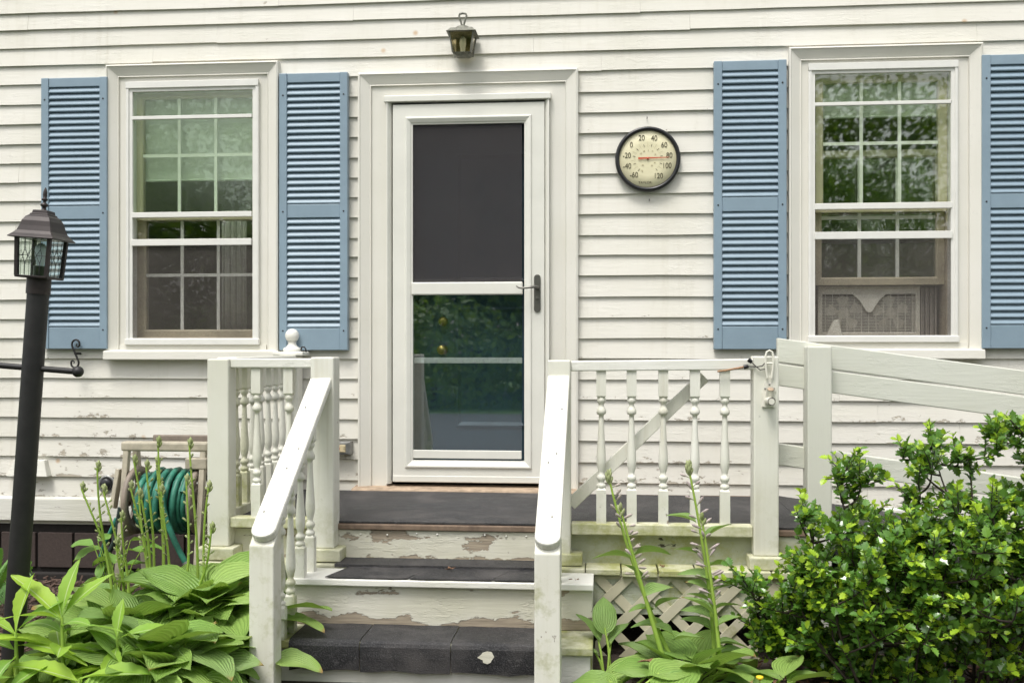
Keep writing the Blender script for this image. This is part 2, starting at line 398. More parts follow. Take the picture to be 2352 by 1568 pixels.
# openings in the wall: x0,x1,z0,z1
YT = -.03
def span(pxs, Y=YT): return [WX(p, Y) for p in pxs]
LW = dict(out=span((247,641)), top=WZ(444,147,YT), bot=WZ(440,806,YT))
RW = dict(out=span((1811,2255)), top=WZ(2030,106,YT), bot=WZ(2030,803,YT))
DR = dict(out=span((824,1328)), top=WZ(1075,164,YT), bot=WZ(1000,1112,YT))
opens = []
for o_ in (LW, RW, DR): opens.append((o_['out'][0]+.012, o_['out'][1]-.012, o_['bot']-.02 if o_ is not DR else -1, o_['top']-.008))
courses = [2.17,2.06,1.955,1.853,1.762,1.6625,1.563,1.4585,1.349,1.24,1.132,1.024,.9185,.812,.704,.596,.4895,.3835,.271,.163,.056,-.053,-.163,-.27,-.378,-.487,-.596,-.706,-.815]
courses = [c+CAMH for c in courses]
XL, XR = -4.2, 4.2
wall = holder('wall', house)
wm = B()
def gaps(z0, z1, pad=0):
    segs = [(XL, XR)]
    for (a, b, c, d) in opens:
        if z1 > c+1e-4 and z0 < d-1e-4:
            ns = []
            for (s0, s1) in segs:
                if b <= s0 or a >= s1: ns.append((s0, s1)); continue
                if a > s0: ns.append((s0, a))
                if b < s1: ns.append((b, s1))
            segs = ns
    return segs
# sheathing behind the boards
zs = sorted(set([.30, 3.5]+[z for o_ in opens for z in o_[2:] if .3 < z < 3.5]))
for z0, z1 in zip(zs[:-1], zs[1:]):
    for s0, s1 in gaps(z0, z1): wm.box(s0, s1, -.004, .10, z0, z1)
wm.build('sheathing', M['trim'], wall)
for i in range(len(courses)-1):
    zt, zb = courses[i], courses[i+1]
    zt2 = zt+.022
    for (s0, s1) in gaps(zb+.02, zt-.02):
        # random butt joints on long runs
        cuts = [s0, s1]
        x = s0+R.uniform(.9, 2.6)
        while x < s1-.5: cuts.append(x); x += R.uniform(1.4, 3.2)
        cuts.sort()
        for a, b in zip(cuts[:-1], cuts[1:]):
            n = max(2, int((b-a)/.22)); bb = B(); vs = []
            ph = R.uniform(0, 6); dz0 = R.uniform(-.0018, .0018); th = R.uniform(.0145, .0175)
            for k in range(n+1):
                xx = a+.0004+(b-a-.0008)*k/n
                wob = .0016*math.sin(xx*2.3+ph)+R.uniform(-.0011, .0011)
                vs += [(xx,-.005,zt2),(xx,-.005-th-R.uniform(0,.0012),zb+dz0+wob),(xx,-.0055,zb+dz0+wob+.001)]
            fs = []
            for k in range(n):
                o0 = 3*k; fs += [(o0,o0+3,o0+4,o0+1),(o0+1,o0+4,o0+5,o0+2)]
            fs += [(0,1,2),(3*n,3*n+2,3*n+1)]
            bb.add(vs, fs); bb.build('clapboard', M['siding'], wall, fix=True)
# water table board (with a sloped top cap) left and right of the porch
zt = courses[-1]; zb = WZ(120,1196,-.05)
for (a, b) in ((XL, -1.02), (1.35, XR)):
    B().hexa([(a,-.045,zb),(b,-.045,zb),(b,-.004,zb),(a,-.004,zb),(a,-.04,zt-.012),(b,-.04,zt-.012),(b,-.004,zt+.012),(a,-.004,zt+.012)]).build('water_table', M['watertable'], house, bevel=.004)
# foundation
fd = holder('foundation', house)
B().box(XL, XR, .0, .1, -.05, zb+.02).build('mortar_bed', M['mortar'], fd)
B().box(XL, -1.0, -.045, .02, -.03, .035).build('footing_ledge', M['mortar'], fd, bevel=.006)
bw = .212; x = XL+.02; src = None
zb0, zb1 = WZ(130,1302,-.01), WZ(130,1222,-.01)
while x < -1.0:
    if src is None:
        src = B().box(0, bw-.014, -.016, .03, 0, zb1-zb0).build('block', M['block'], fd, origin=(0,0,0), bevel=.004); src.location = (x,0,zb0)
    else: inst(src, fd, (x, R.uniform(-.003,.003), zb0))
    x += bw
# dark room behind the openings
rm = B()
rm.box(XL, XR, 2.6, 2.7, -.1, 3.4); rm.box(XL-.1, XL, .11, 2.7, -.1, 3.4); rm.box(XR, XR+.1, .11, 2.7, -.1, 3.4); rm.box(XL, XR, .11, 2.7, 3.3, 3.4); rm.box(XL, XR, .11, 2.7, .40, .5)
rm.box(-2.05, -2.0, .3, 2.6, .5, 3.3); rm.box(.35, .40, .3, 2.6, .5, 3.3)
rm.build('room', M['room'], house)

def casing(parent, x0, x1, z0, z1, legs, bw=.062, fw=.075, vinner=.05):
    """backband + flat casing as separate pieces per side"""
    prof = [(0,-.002),(0,-.052),(.010,-.056),(.014,-.050),(bw-.006,-.031),(bw,-.034),(bw,-.022),(bw+fw,-.022),(bw+fw,.03)]
    for sd_ in legs:
        B().ring(x0, x1, z0, z1, prof, sides='X'.replace('X', sd_)+('' if 'B' in legs else '')).build('casing', M['trim'] if sd_ in 'TB' else M['trimv'], parent)

def make_window(name, px, raised):
    """px: dict of pixel measurements of one window"""
    wn = holder(name, house)
    x0, x1 = px['out']; z1 = px['top']; zs0 = px['sill'][0]; zs1 = px['sill'][1]
    # outer casing, three sides
    prof = [(0,-.002),(0,-.052),(.008,-.056),(.012,-.050),(.058,-.030),(.064,-.033),(.064,-.022),(.135,-.022),(.135,.03)]
    for sd_ in 'LTR':
        b = B()
        b.ring(x0, x1, zs1, z1, prof, sides=sd_); b.build('casing', M['trim'] if sd_ == 'T' else M['trimv'], wn)
    # sill: sloped nosing board
    B().hexa([(x0-.006,-.075,zs0),(x1+.004,-.075,zs0),(x1+.004,.0,zs0),(x0-.006,.0,zs0),(x0-.006,-.072,zs1),(x1+.004,-.072,zs1),(x1+.004,.0,zs1+.012),(x0-.006,.0,zs1+.012)]).build('sill', M['trim'], wn, bevel=.004)
    B().box(x0+.07, x1-.07, -.035, .03, zs1+.004, px['storm_z'][0]-.002).build('sub_sill', M['trim'], wn)
    # aluminium storm frame
    s0, s1 = px['storm']; sz0, sz1 = px['storm_z']; g0, g1 = px['glass']; gz0, gz1 = px['glass_z']
    pr = [(0,-.022),(0,-.040),(.004,-.043),(.016,-.043),(.017,-.036),(g0-s0,-.036),(g0-s0,.02)]
    B().ring(s0, s1, sz0, sz1, pr).build('storm_frame', M['alum'], wn)
    B().box(s0, s1, -.046, -.030, sz1-.018, sz1+.018).build('drip_cap', M['alum'], wn, bevel=.002)
    B().box(s0-.004, s1+.004, -.050, -.024, sz0-.002, sz0+.030).build('storm_sill', M['alum'], wn, bevel=.003)
    for (za, zb_, yy) in px['rails']:
        B().box(g0-.002, g1+.002, yy-.010, yy+.008, za, zb_).build('storm_rail', M['alum'], wn, bevel=.002)
    r1 = px['rails'][1]; r2 = px['rails'][2]
    B().box(g0-.003, g1+.003, -.024, -.021, r1[1]-.006, gz1+.004).build('pane', M['glassw' if raised else 'glasssoft'], wn)
    B().box(g0-.003, g1+.003, -.016, -.013, r2[1]-.006, r1[0]+.006).build('pane', M['glass'], wn)
    B().box(g0-.003, g1+.003, -.030, -.0295, gz0-.004, r2[0]+.006).build('screen', M['screen'], wn)
    # inner jambs
    jx0, jx1 = px['jamb']
    B().box(jx0-.03, jx0, .02, .14, gz0-.03, gz1+.03).build('jamb', M['jamb'], wn)
    B().box(jx1, jx1+.03, .02, .14, gz0-.03, gz1+.03).build('jamb', M['jamb'], wn)
    B().box(jx0, jx1, .02, .14, gz1+.002, gz1+.03).build('jamb', M['jamb'], wn)
    B().box(jx0, jx1, .02, .14, gz0-.03, gz0-.002).build('jamb', M['jamb'], wn)
    # two sashes with grilles
    def sash(za, zb_, Y, m, gm='glass'):
        st = .040
        pr2 = [(0,Y+.03),(0,Y-.010),(st-.008,-.010+Y),(st,Y-.002),(st,Y+.03)]
        B().ring(jx0, jx1, za, zb_, pr2).build('sash_frame', M['beige'], wn)
        a0, a1, c0, c1 = jx0+st, jx1-st, za+st, zb_-st
        B().box(a0-.002, a1+.002, Y+.006, Y+.009, c0-.002, c1+.002).build('pane', M[gm], wn)
        for k in (1, 2):
            xx = a0+(a1-a0)*k/3
            B().box(xx-.0085, xx+.0085, Y-.002, Y+.004, c0, c1).build('muntin', M['muntin'], wn)
        zz = (c0+c1)/2
        for k in range(3):
            xa = a0+(a1-a0)*k/3+(.0085 if k else 0); xb = a0+(a1-a0)*(k+1)/3-(.0085 if k < 2 else 0)
            B().box(xa, xb, Y-.0015, Y+.0035, zz-.0085, zz+.0085).build('muntin', M['muntin'], wn)
    zm = px['meet']
    sash(zm-.02, gz1+.002, .024, 0)
    if raised: sash(raised[0], raised[1], .062, 0, 'film')
    else: sash(gz0-.002, zm+.02, .062, 0)
    B().box(jx0+.01, jx1-.01, .060, .063, px['shade'], gz1+.05).build('roller_shade', M['shade'], wn)
    B().tube([(jx0+.01,.0615,px['shade']),(jx1-.01,.0615,px['shade'])], .007).build('shade_hem', M['shade'], wn)
    return wn
def pxwin(out, top, sill, storm, storm_y, glass_, glass_y, rails, jamb, meet, shade, xc):
    Z = lambda y, Y=-.03: WZ(xc, y, Y)
    return dict(out=span(out), top=Z(top), sill=(Z(sill[1],-.07), Z(sill[0],-.07)), storm=span(storm,-.04), storm_z=(Z(storm_y[1]), Z(storm_y[0])),
        glass=span(glass_,-.036), glass_z=(Z(glass_y[1]), Z(glass_y[0])), rails=[(Z(b), Z(a), yy) for a, b, yy in rails],
        jamb=span(jamb, .03), meet=WZ(xc, meet, .03), shade=WZ(xc, shade, .06))
wl = pxwin((247,641), 147, (806,826), (289,594), (194,791), (304,577), (204,772), [(265,273,-.026),(487,499,-.030),(549,564,-.034)], (314,597), 497, 414, 440)
wr = pxwin((1811,2255), 106, (803,824), (1857,2201), (152,785), (1872,2186), (166,772), [(233,241,-.026),(466,480,-.030),(532,549,-.034)], (1872,2172), 478, 268, 2030)
win1 = make_window('window', wl, None)
win2 = make_window('window', wr, (WZ(2030,654,.06), WZ(2030,345,.06)))
win1['label'] = 'closed window with a pale roller shade behind its grilles'; win2['label'] = 'window with its lower sash raised above a fan'
# curtain folds in the left window
b = B(); cx = WX(508,.17); pts = []
for k in range(13): pts.append((cx+.012*k, .18+.012*math.sin(k*1.9)))
zc0, zc1 = wl['glass_z'][0]-.02, wl['meet']+.05
for (a, c) in zip(pts[:-1], pts[1:]): b.add([(a[0],a[1],zc0),(c[0],c[1],zc0),(c[0],c[1],zc1),(a[0],a[1],zc1)], [(0,1,2,3)], True)
cu = b.build('curtain', M['curtain'], win1, fix=False); sm = cu.modifiers.new('thickness', 'SOLIDIFY'); sm.thickness = .002
# ---- shutters
def shutter(px0, px1, pyt, pyb, parent=house):
    Y0, Y1 = -.064, -.022; xc = (px0+px1)/2
    x0, x1 = WX(px0,Y0), WX(px1,Y0); z1 = WZ(xc,pyt,Y0); z0 = WZ(xc,pyb,Y0); Wd = x1-x0; H = z1-z0
    sh = holder('shutter', parent, (x0, 0, z0)); sw = .042
    for a, b_ in ((x0, x0+sw), (x1-sw, x1)): B().box(a, b_, Y0, Y1, z0, z1).build('stile', M['blue'], sh, bevel=.003)
    rails = [(0, .084), (.432, .068), (.955, .045)]
    rails = [(0,.118), (H*.478, .072), (H-.050, .050)]
    for h, t in rails: B().box(x0+sw, x1-sw, Y0+.005, Y1, z0+h, z0+h+t).build('rail', M['blue'], sh, bevel=.003)
    src = None
    for (lo, hi) in ((rails[0][0]+rails[0][1], rails[1][0]), (rails[1][0]+rails[1][1], rails[2][0])):
        n = max(1, round((hi-lo)/.0345)); st = (hi-lo)/n
        for k in range(n):
            zc = z0+lo+st*(k+.5)
            if src is None:
                b = B(); l0, l1 = 0, Wd-2*sw
                # rounded louver blade leaning outward at the bottom
                sec = [(-.012,-.0175),(-.0165,-.0155),(-.0185,-.011),(-.0175,-.006),(-.004,.0165),(-.001,.0205),(.002,.0205),(.001,.014),(-.009,-.012)]
                b.prism([(l0,y,z*.92) for y, z in sec], (l1-l0,0,0)); src = b.build('slat', M['blue'], sh, origin=(0,0,0)); src.location = Vector((x0+sw, (Y0+Y1)/2+.001, zc))-wloc(sh)
            else: inst(src, sh, (x0+sw, (Y0+Y1)/2+.001, zc))
    B().box(x0+sw, x1-sw, Y1-.006, Y1-.001, z0+.05, z1-.03).build('back_panel', M['blue'], sh)
    for xx in (x0+sw*.5, x1-sw*.5):
        for fz in (.07, .5, .92): B().lathe([(.0045,0),(.0045,.003),(.002,.004)], (xx,Y0+.001,z0+H*fz), 8, 'y').build('screw', M['iron'], sh)
    return sh
shutter(94,245,178,801); shutter(641,798,167,804); shutter(1640,1807,138.5,802); shutter(2256,2425,124,800)

# ---- storm door and casing
x0, x1 = DR['out']; zt = DR['top']; zb_ = WZ(1000,1112,-.03)
dc = holder('door_casing', house)
prof = [(0,-.002),(0,-.050),(.010,-.054),(.014,-.049),(.062,-.032),(.067,-.035),(.067,-.024),(.150,-.024),(.150,.03)]
for sd_ in 'LTR': B().ring(x0, x1, zb_-.03, zt, prof, sides=sd_).build('casing', M['trim'] if sd_ == 'T' else M['trimv'], dc)
sdoor = holder('storm_door', house)
lx0, lx1 = WX(903,-.03), WX(1251,-.03); lz1 = WZ(1078,238,-.03); lz0 = WZ(1078,1110,-.03)
# Z bar frame round the leaf
B().ring(WX(889,-.03), WX(1262,-.03), lz0-.004, WZ(1078,222,-.03), [(0,-.022),(0,-.052),(.006,-.052),(.012,-.046),(.024,-.030),(.024,.0)], sides='LTR').build('door_frame', M['vinyl'], sdoor)
B().box(WX(884,-.03), WX(1266,-.03), -.058, -.024, WZ(1078,233,-.03), WZ(1078,219,-.03)).build('drip_cap', M['vinyl'], sdoor, bevel=.003)
gx0, gx1 = WX(948.5,-.03), WX(1198,-.03); gtop = WZ(1078,285,-.03); gm1 = WZ(1078,648,-.03); gm0 = WZ(1078,677,-.03); gbot = WZ(1078,1057,-.03)
dY = -.040
pr = [(0,0),(0,dY),(.004,dY-.004),(.072-.004,dY-.004),(.074,dY-.012),(.080,dY-.013),(.094,dY-.004),(.100,dY+.001),(gx0-lx0,dY+.003),(gx0-lx0,.0)]
stile_w = gx0-lx0
pr = [(0,.0),(0,dY),(.003,dY-.003),(stile_w*.62,dY-.003),(stile_w*.66,dY-.012),(stile_w*.72,dY-.013),(stile_w*.90,dY-.004),(stile_w*.93,dY+.001),(stile_w,dY+.003),(stile_w,.0)]
# leaf frame: left, right, top, bottom as one mitred frame
lb = B(); lb.ring(lx0, lx1, gbot-stile_w, gtop+stile_w, pr); lb.build('leaf_frame', M['vinyl'], sdoor)
B().box(lx0, lx1, dY-.006, -.002, lz0+.006, WZ(1078,1092,-.03)).build('door_sweep', M['vinyl'], sdoor, bevel=.004)
B().box(gx0-.006, gx1+.006, dY-.008, -.006, gm0, gm1).build('mid_rail', M['vinyl'], sdoor, bevel=.006)
B().box(gx0, gx1, dY+.006, -.012, WZ(1078,1053,-.03), WZ(1078,1034,-.03)).build('glass_retainer', M['vinyl'], sdoor, bevel=.003)
B().box(gx0, gx1, -.018, -.006, WZ(1078,646,-.03)-.004, WZ(1078,640,-.03)).build('screen_bar', M['grey_metal'], sdoor)
B().box(gx0-.002, gx1+.002, dY+.012, dY+.0125, gm1-.003, gtop+.003).build('screen', M['doorscreen'], sdoor)
B().box(gx0-.002, gx1+.002, dY+.012, dY+.016, WZ(1078,1036,-.03), gm0+.003).build('pane', M['doorglass'], sdoor)
B().box(gx0, gx1, .004, .018, WZ(1078,834,-.0), WZ(1078,821,-.0)).build('sash_bar', M['vinyl'], sdoor, bevel=.002)
# lever handle
hx = WX(1234,-.05); hz = WZ(1234,660,-.05)
ez0, ez1 = WZ(1234,717,-.05), WZ(1234,630,-.05); hw = .0175
pts = []
for k in range(9): t = math.pi*k/8; pts.append((hx+hw*math.cos(t), dY-.003, ez1-hw+hw*math.sin(t)))
for k in range(9): t = math.pi+math.pi*k/8; pts.append((hx+hw*math.cos(t), dY-.003, ez0+hw+hw*math.sin(t)))
han = B().prism(pts, (0,-.008,0)).build('handle', M['pewter'], sdoor, bevel=.002)
lv = [(hx, dY-.012, hz), (hx, dY-.045, hz), (hx-.012, dY-.056, hz+.001), (hx-.04, dY-.058, hz-.002), (hx-.07, dY-.058, hz-.006), (hx-.092, dY-.056, hz-.004), (hx-.108, dY-.054, hz+.006)]
B().tube(lv, [.010,.009,.0075,.006,.0055,.005,.003], 10).build('lever', M['pewter'], han)
B().lathe([(.007,0),(.007,.005),(.005,.006)], (hx,dY-.011,WZ(1234,685,-.05)), 12, 'y').build('lock_cylinder', M['pewter'], han)
# entry door behind, dark panelled
ed = holder('entry_door', house); Yd = .075
ex0, ex1 = lx0-.02, lx1+.02; ez0, ez1 = lz0-.01, lz1+.02
B().box(ex0, ex1, Yd, Yd+.045, ez0, ez1).build('slab', M['darkdoor'], ed)
pw0 = WX(1047, Yd); 
for (a, b_) in ((.30, .95), (1.08, 1.78)):
    B().ring(pw0, ex1-.12, ez0+a, ez0+b_, [(0,Yd),(0,Yd-.008),(.012,Yd-.012),(.03,Yd-.002),(.06,Yd-.001)]).build('panel_moulding', M['darkdoor'], ed)
for py in (738, 803):
    kx, kz = WX(1018,Yd), WZ(1018,py,Yd)
    if py == 803: B().lathe([(.026,0),(.026,.006),(.010,.010),(.009,.03),(.024,.042),(.027,.055),(.02,.066),(0.001,.069)], (kx,Yd,kz), 16, 'y').build('door_knob', M['brass'], ed)
    else: B().lathe([(.026,0),(.026,.010),(.020,.022),(.012,.024),(.001,.025)], (kx,Yd,kz), 16, 'y').build('deadbolt', M['brass'], ed)
B().box(x0+.05, lx0-.02, .03, .12, ez0, ez1).build('door_jamb', M['darkdoor'], ed); B().box(lx1+.02, x1-.05, .03, .12, ez0, ez1).build('door_jamb', M['darkdoor'], ed)
B().box(x0+.05, x1-.05, .03, .12, ez1, zt).build('door_jamb', M['darkdoor'], ed)
# threshold strip
B().hexa([(x0-.02,-.13,.505),(x1+.03,-.13,.505),(x1+.03,.03,.505),(x0-.02,.03,.505),(x0-.02,-.115,.531),(x1+.03,-.115,.531),(x1+.03,.03,.540),(x0-.02,.03,.540)]).build('threshold', M['threshold'], house, bevel=.004)
# little fittings fixed to the wall
ob = holder('outlet_box', house); ax0, ax1 = WX(762,-.06), WX(806,-.06); az0, az1 = WZ(790,1043,-.06), WZ(790,1014,-.06)
B().box(ax0, ax1, -.075, -.015, az0, az1).build('box', M['grey_metal'], ob, bevel=.003)
B().box(ax0+.004, ax1-.014, -.079, -.0755, az0+.005, az1-.005).build('cover_plate', M['grey_metal'], ob, bevel=.002)
B().box(ax0+.022, ax1-.024, -.084, -.0795, az0+.014, az1-.014).build('socket', M['almond'], ob, bevel=.002)
sx = (ax0+ax1)/2
for dx in (-.024, .018):
    for dz in (-.005, .005): B().box(sx+dx, sx+dx+.009, -.0852, -.0842, (az0+az1)/2+dz-.0014, (az0+az1)/2+dz+.0014).build('slot', M['ink'], ob)
B().box(sx-.006, sx-.001, -.086, -.0842, (az0+az1)/2-.004, (az0+az1)/2+.004).build('button', M['red'], ob)
vh = holder('vent_hood', house); vx0, vx1 = WX(20,-.05), WX(113,-.05); vz0, vz1 = WZ(60,1093,-.05), WZ(60,1056,-.05)
B().hexa([(vx0,-.075,vz0),(vx1,-.075,vz0),(vx1,-.01,vz0),(vx0,-.01,vz0),(vx0+.03,-.05,vz1),(vx1-.03,-.05,vz1),(vx1-.03,-.01,vz1),(vx0+.03,-.01,vz1)]).build('hood', M['watertable'], vh, bevel=.004)
pv = holder('pipe_sleeve', house); pc = W(243,1112,-.03)
B().lathe([(.052,0),(.052,.008),(.044,.012),(.036,.012),(.034,-.005)], (pc.x,-.012,pc.z), 20, 'y').build('collar', M['grey_metal'], pv)
B().lathe([(.033,0),(.033,.024),(.028,.030),(.001,.030)], (pc.x,-.012,pc.z), 20, 'y').build('plug', M['rim'], pv)

# ------------------------------------------------------------------ wall lantern above the door
lc = W(1063, 88, -.10); SC = 1/ (F/(W(1063,88,-.10)-cam.location).length)     # metres per pixel there
wlan = thing('wall_lantern', 'small weathered coach lantern with amber glass fixed above the storm door', 'lantern', (lc.x, -.02, lc.z-.1))
def zpx(py): return WZ(1063, py, -.10)
zr = zpx(72); zbm = zpx(126)
def sq(cx, cy, h, z): return [(cx-h,cy-h,z),(cx+h,cy-h,z),(cx+h,cy+h,z),(cx-h,cy+h,z)]
cy = -.10
b = B(); b.hexa(sq(lc.x,cy,.074,zr-.016)+sq(lc.x,cy,.056,zr+.004)); b.hexa(sq(lc.x,cy,.078,zr-.020)+sq(lc.x,cy,.078,zr-.0165)); rf = b.build('roof', M['oldmetal'], wlan, bevel=.002)
B().lathe([(.046,0),(.042,.010),(.030,.018),(.012,.023),(.008,.026),(.001,.027)], (lc.x,cy,zr+.004), 20).build('dome', M['oldmetal'], rf)
zl = zr+.028; B().tube([(lc.x-.004,cy,zl),(lc.x-.012,cy,zl+.028),(lc.x-.020,cy,zl+.052),(lc.x-.016,cy,zl+.062),(lc.x,cy,zl+.065),(lc.x+.016,cy,zl+.062),(lc.x+.020,cy,zl+.052),(lc.x+.012,cy,zl+.028),(lc.x+.004,cy,zl)], .0055, 8).build('loop', M['oldmetal'], rf)
T, Bt = .062, .047
for sgn in (-1, 1):
    for sg2 in (-1, 1):
        B().tube([(lc.x+sgn*T,cy+sg2*T,zr-.02),(lc.x+sgn*Bt,cy+sg2*Bt,zbm)], .004, 6).build('frame_bar', M['oldmetal'], wlan)
for (ax, ay) in ((0,-1),(1,0),(0,1),(-1,0)):
    def q(h, z, e): 
        tx, ty = -ay, ax
        return [(lc.x+ax*h-tx*h*e, cy+ay*h-ty*h*e, z),(lc.x+ax*h+tx*h*e, cy+ay*h+ty*h*e, z)]
    a = q(T-.002, zr-.022, .95); c = q(Bt-.002, zbm+.004, .95)
    B().prism([a[0],a[1],c[1],c[0]], (-ax*.002,-ay*.002,0)).build('glass_panel', M['amber'], wlan)
b = B(); b.hexa(sq(lc.x,cy,.030,zbm-.012)+sq(lc.x,cy,.050,zbm+.002)); b.build('base', M['oldmetal'], wlan, bevel=.002)
B().lathe([(.012,0),(.014,.03),(.018,.05),(.016,.075),(.006,.09),(.001,.092)], (lc.x,cy,zbm+.006), 12).build('bulb', M['bulb'], wlan)
B().box(lc.x-.045, lc.x+.045, -.034, -.018, zr-.10, zr-.01).build('wall_plate', M['oldmetal'], wlan, bevel=.003)
B().beam((lc.x,-.03,zr-.03),(lc.x,-.06,zr-.02),.02,.012).build('arm', M['oldmetal'], wlan)

# ------------------------------------------------------------------ thermometer
tc = W(1488.2, 364, -.06); TR = 75.0/ (F/((tc-cam.location).dot(Vector((-ST,CT,0)))))
thm = thing('thermometer', 'large round dial thermometer with black rim and red needle hanging on the clapboards', 'thermometer', (tc.x, -.022, tc.z-TR))
Yb = -.024
B().lathe([(TR*.97,0),(TR,.008),(TR,.020),(TR*.975,.030),(TR*.93,.033),(TR*.885,.028),(TR*.868,.018)], (tc.x,Yb,tc.z), 64, 'y').build('rim', M['rim'], thm)
dial = B().lathe([(TR*.90,.010),(TR*.875,.0185),(TR*.5,.0188),(.001,.0190)], (tc.x,Yb,tc.z), 64, 'y').build('dial', M['dial'], thm)
Yt = Yb-.0205
U = TR/575.0
def textmesh(txt, cx, cz, h, wf, name, mat, parent, Y=Yt, bold=0.0):
    cu = bpy.data.curves.new('txt', 'FONT'); cu.body = txt; cu.align_x = 'CENTER'; cu.align_y = 'CENTER'; cu.size = h/.72; cu.extrude = .0003; cu.offset = bold
    to = bpy.data.objects.new('txt', cu); COL.objects.link(to); bpy.context.view_layer.update()
    dg = bpy.context.evaluated_depsgraph_get(); me = bpy.data.meshes.new_from_object(to.evaluated_get(dg)); bpy.data.objects.remove(to)
    me.materials.clear(); me.materials.append(mat)
    return meshobj(name, me, parent, (cx, Y, cz), (math.pi/2,0,0), (wf,1,1))
for txt, zx, zy in (('20',605,380),('40',825,388),('0',425,498),('60',1000,510),('-20',345,685),('80',1090,695),('-40',350,873),('100',1048,875),('-60',470,1030),('120',898,1055)):
    textmesh(txt, tc.x+(zx-713)*U, tc.z-(zy-750)*U, 100*U, .80, 'number', M['ink'], dial)
textmesh('TAYLOR.', tc.x+(672-713)*U, tc.z-(1168-750)*U, 42*U, 1.05, 'brand_lettering', M['ink'], dial)
textmesh('°F', tc.x+(612-713)*U, tc.z-(970-750)*U, 38*U, .8, 'unit_lettering', M['inkfaint'], dial)
a0, a1 = math.atan2(-180,-146), math.atan2(-187,127)
b1, b2 = B(), B()
for k in range(37):
    t = k/36; ang = (rad(231)-t*rad(282)); ca, sa = math.cos(ang), math.sin(ang)
    maj = k % 4 == 0; mid = k % 2 == 0
    r0, r1, hw2 = (222*U, 268*U, 4.2*U) if maj else ((215*U, 300*U, 1.2*U) if mid else (228*U, 245*U, 1.0*U))
    bb = b1 if maj else b2; P = []
    for r_, s_ in ((r0,-1),(r1,-1),(r1,1),(r0,1)): P.append((tc.x+ca*r_-sa*s_*hw2, Yt, tc.z+sa*r_+ca*s_*hw2))
    bb.prism(P, (0,-.0003,0))
b1.build('major_marks', M['ink'], dial); b2.build('minor_marks', M['inkfaint'], dial)
for txt, zx, zy in (('-30',590,650),('-20',645,610),('0',722,600),('10',795,612),('20',845,672),('-50',620,860),('50',785,868),('40',835,820)):
    textmesh(txt, tc.x+(zx-713)*U, tc.z-(zy-750)*U, 26*U, .8, 'inner_number', M['inkfaint'], dial)
b = B(); n_ = [(545,722),(545,757),(700,748),(1090,732),(1090,724),(700,722)]
b.prism([(tc.x+(x-713)*U, Yt-.004, tc.z-(y-750)*U) for x, y in n_], (0,-.001,0)); b.build('needle', M['red'], thm)
B().lathe([(.006,0),(.006,.006),(.002,.007)], (tc.x,Yt,tc.z+.003), 14, 'y').build('pin', M['red'], thm)

# small wall nails near the thermometer, dried drips
for (px_, py_) in ((1486,272),(1491,460)):
    p = W(px_,py_,-.02); B().tube([(p.x,-.012,p.z),(p.x+.001,-.03,p.z-.002),(p.x,-.034,p.z+.006)], .0018, 6).build('nail_hook', M['iron'], house)

# ------------------------------------------------------------------ scroll shutter hook
def scroll(c):
    half = [(x*.0023, z*.0023) for x, z in ((0,0),(-4,9),(-9,20),(-7,29),(1,34),(9,30),(11,21),(7,15),(2,19),(4,24))]
    up = [(c[0]+x, c[1], c[2]+z) for x, z in half]; lo = [(c[0]-x, c[1], c[2]-z) for x, z in half[1:]]
    pts = lo[::-1]+up
    # smooth by subdivision
    P = [Vector(p) for p in pts]
    for _ in range(2):
        Q = [P[0]]
        for a_, b_ in zip(P[:-1], P[1:]): Q += [a_.lerp(b_, .25), a_.lerp(b_, .75)]
        Q.append(P[-1]); P = Q
    n_ = len(P); rs = [.0022+.0030*min(1, i/14, (n_-1-i)/14) for i in range(n_)]
    return B().tube(P, rs, 8)
sc_ = W(173, 812, -.075)
hk = thing('shutter_hook', 'black wrought iron S scroll hook below a blue shutter behind the lamp post', 'hook', (sc_.x,-.02,sc_.z-.08))
scroll(sc_).build('scroll', M['iron'], hk)
B().tube([(sc_.x,-.014,sc_.z),(sc_.x,-.08,sc_.z)], .006, 8).build('mounting_pin', M['iron'], hk)

# ------------------------------------------------------------------ porch, steps and rails
ZP, ZD, ZT1, ZT2 = .519, .360, .347, .158
YF, YPF = -1.19, -1.05
xl_deck = WX(452, YF); xr_deck = WX(1845, YF)
porch = thing('porch', 'low white wooden porch with black anti-slip sheeting and lattice skirt', 'porch', ((xl_deck+xr_deck)/2, -.6, 0))
XRS, XLS = WX(1363,-1.40), WX(641,-1.59)-.012      # ends of the steps
# lower deck boards, run out from the house; joints as real gaps
x = xl_deck; k = 0
while x < xr_deck-.02:
    wbd = .150+R.uniform(-.004,.004); e = min(x+wbd, xr_deck); dz = R.uniform(-.003,.002); g = R.uniform(.003,.007); yf = YF+R.uniform(-.004,.006)
    B().box(x+g/2, e-g/2, yf, -.90, ZD-.026+dz, ZD+dz).build('deck_board', M['mossy'], porch, bevel=.004); x = e; k += 1
# joist / rim board under the boards
B().box(xl_deck+.01, xr_deck-.01, YF+.035, YF+.07, ZD-.19, ZD-.028).build('rim_board', M['fascia'], porch, bevel=.003)
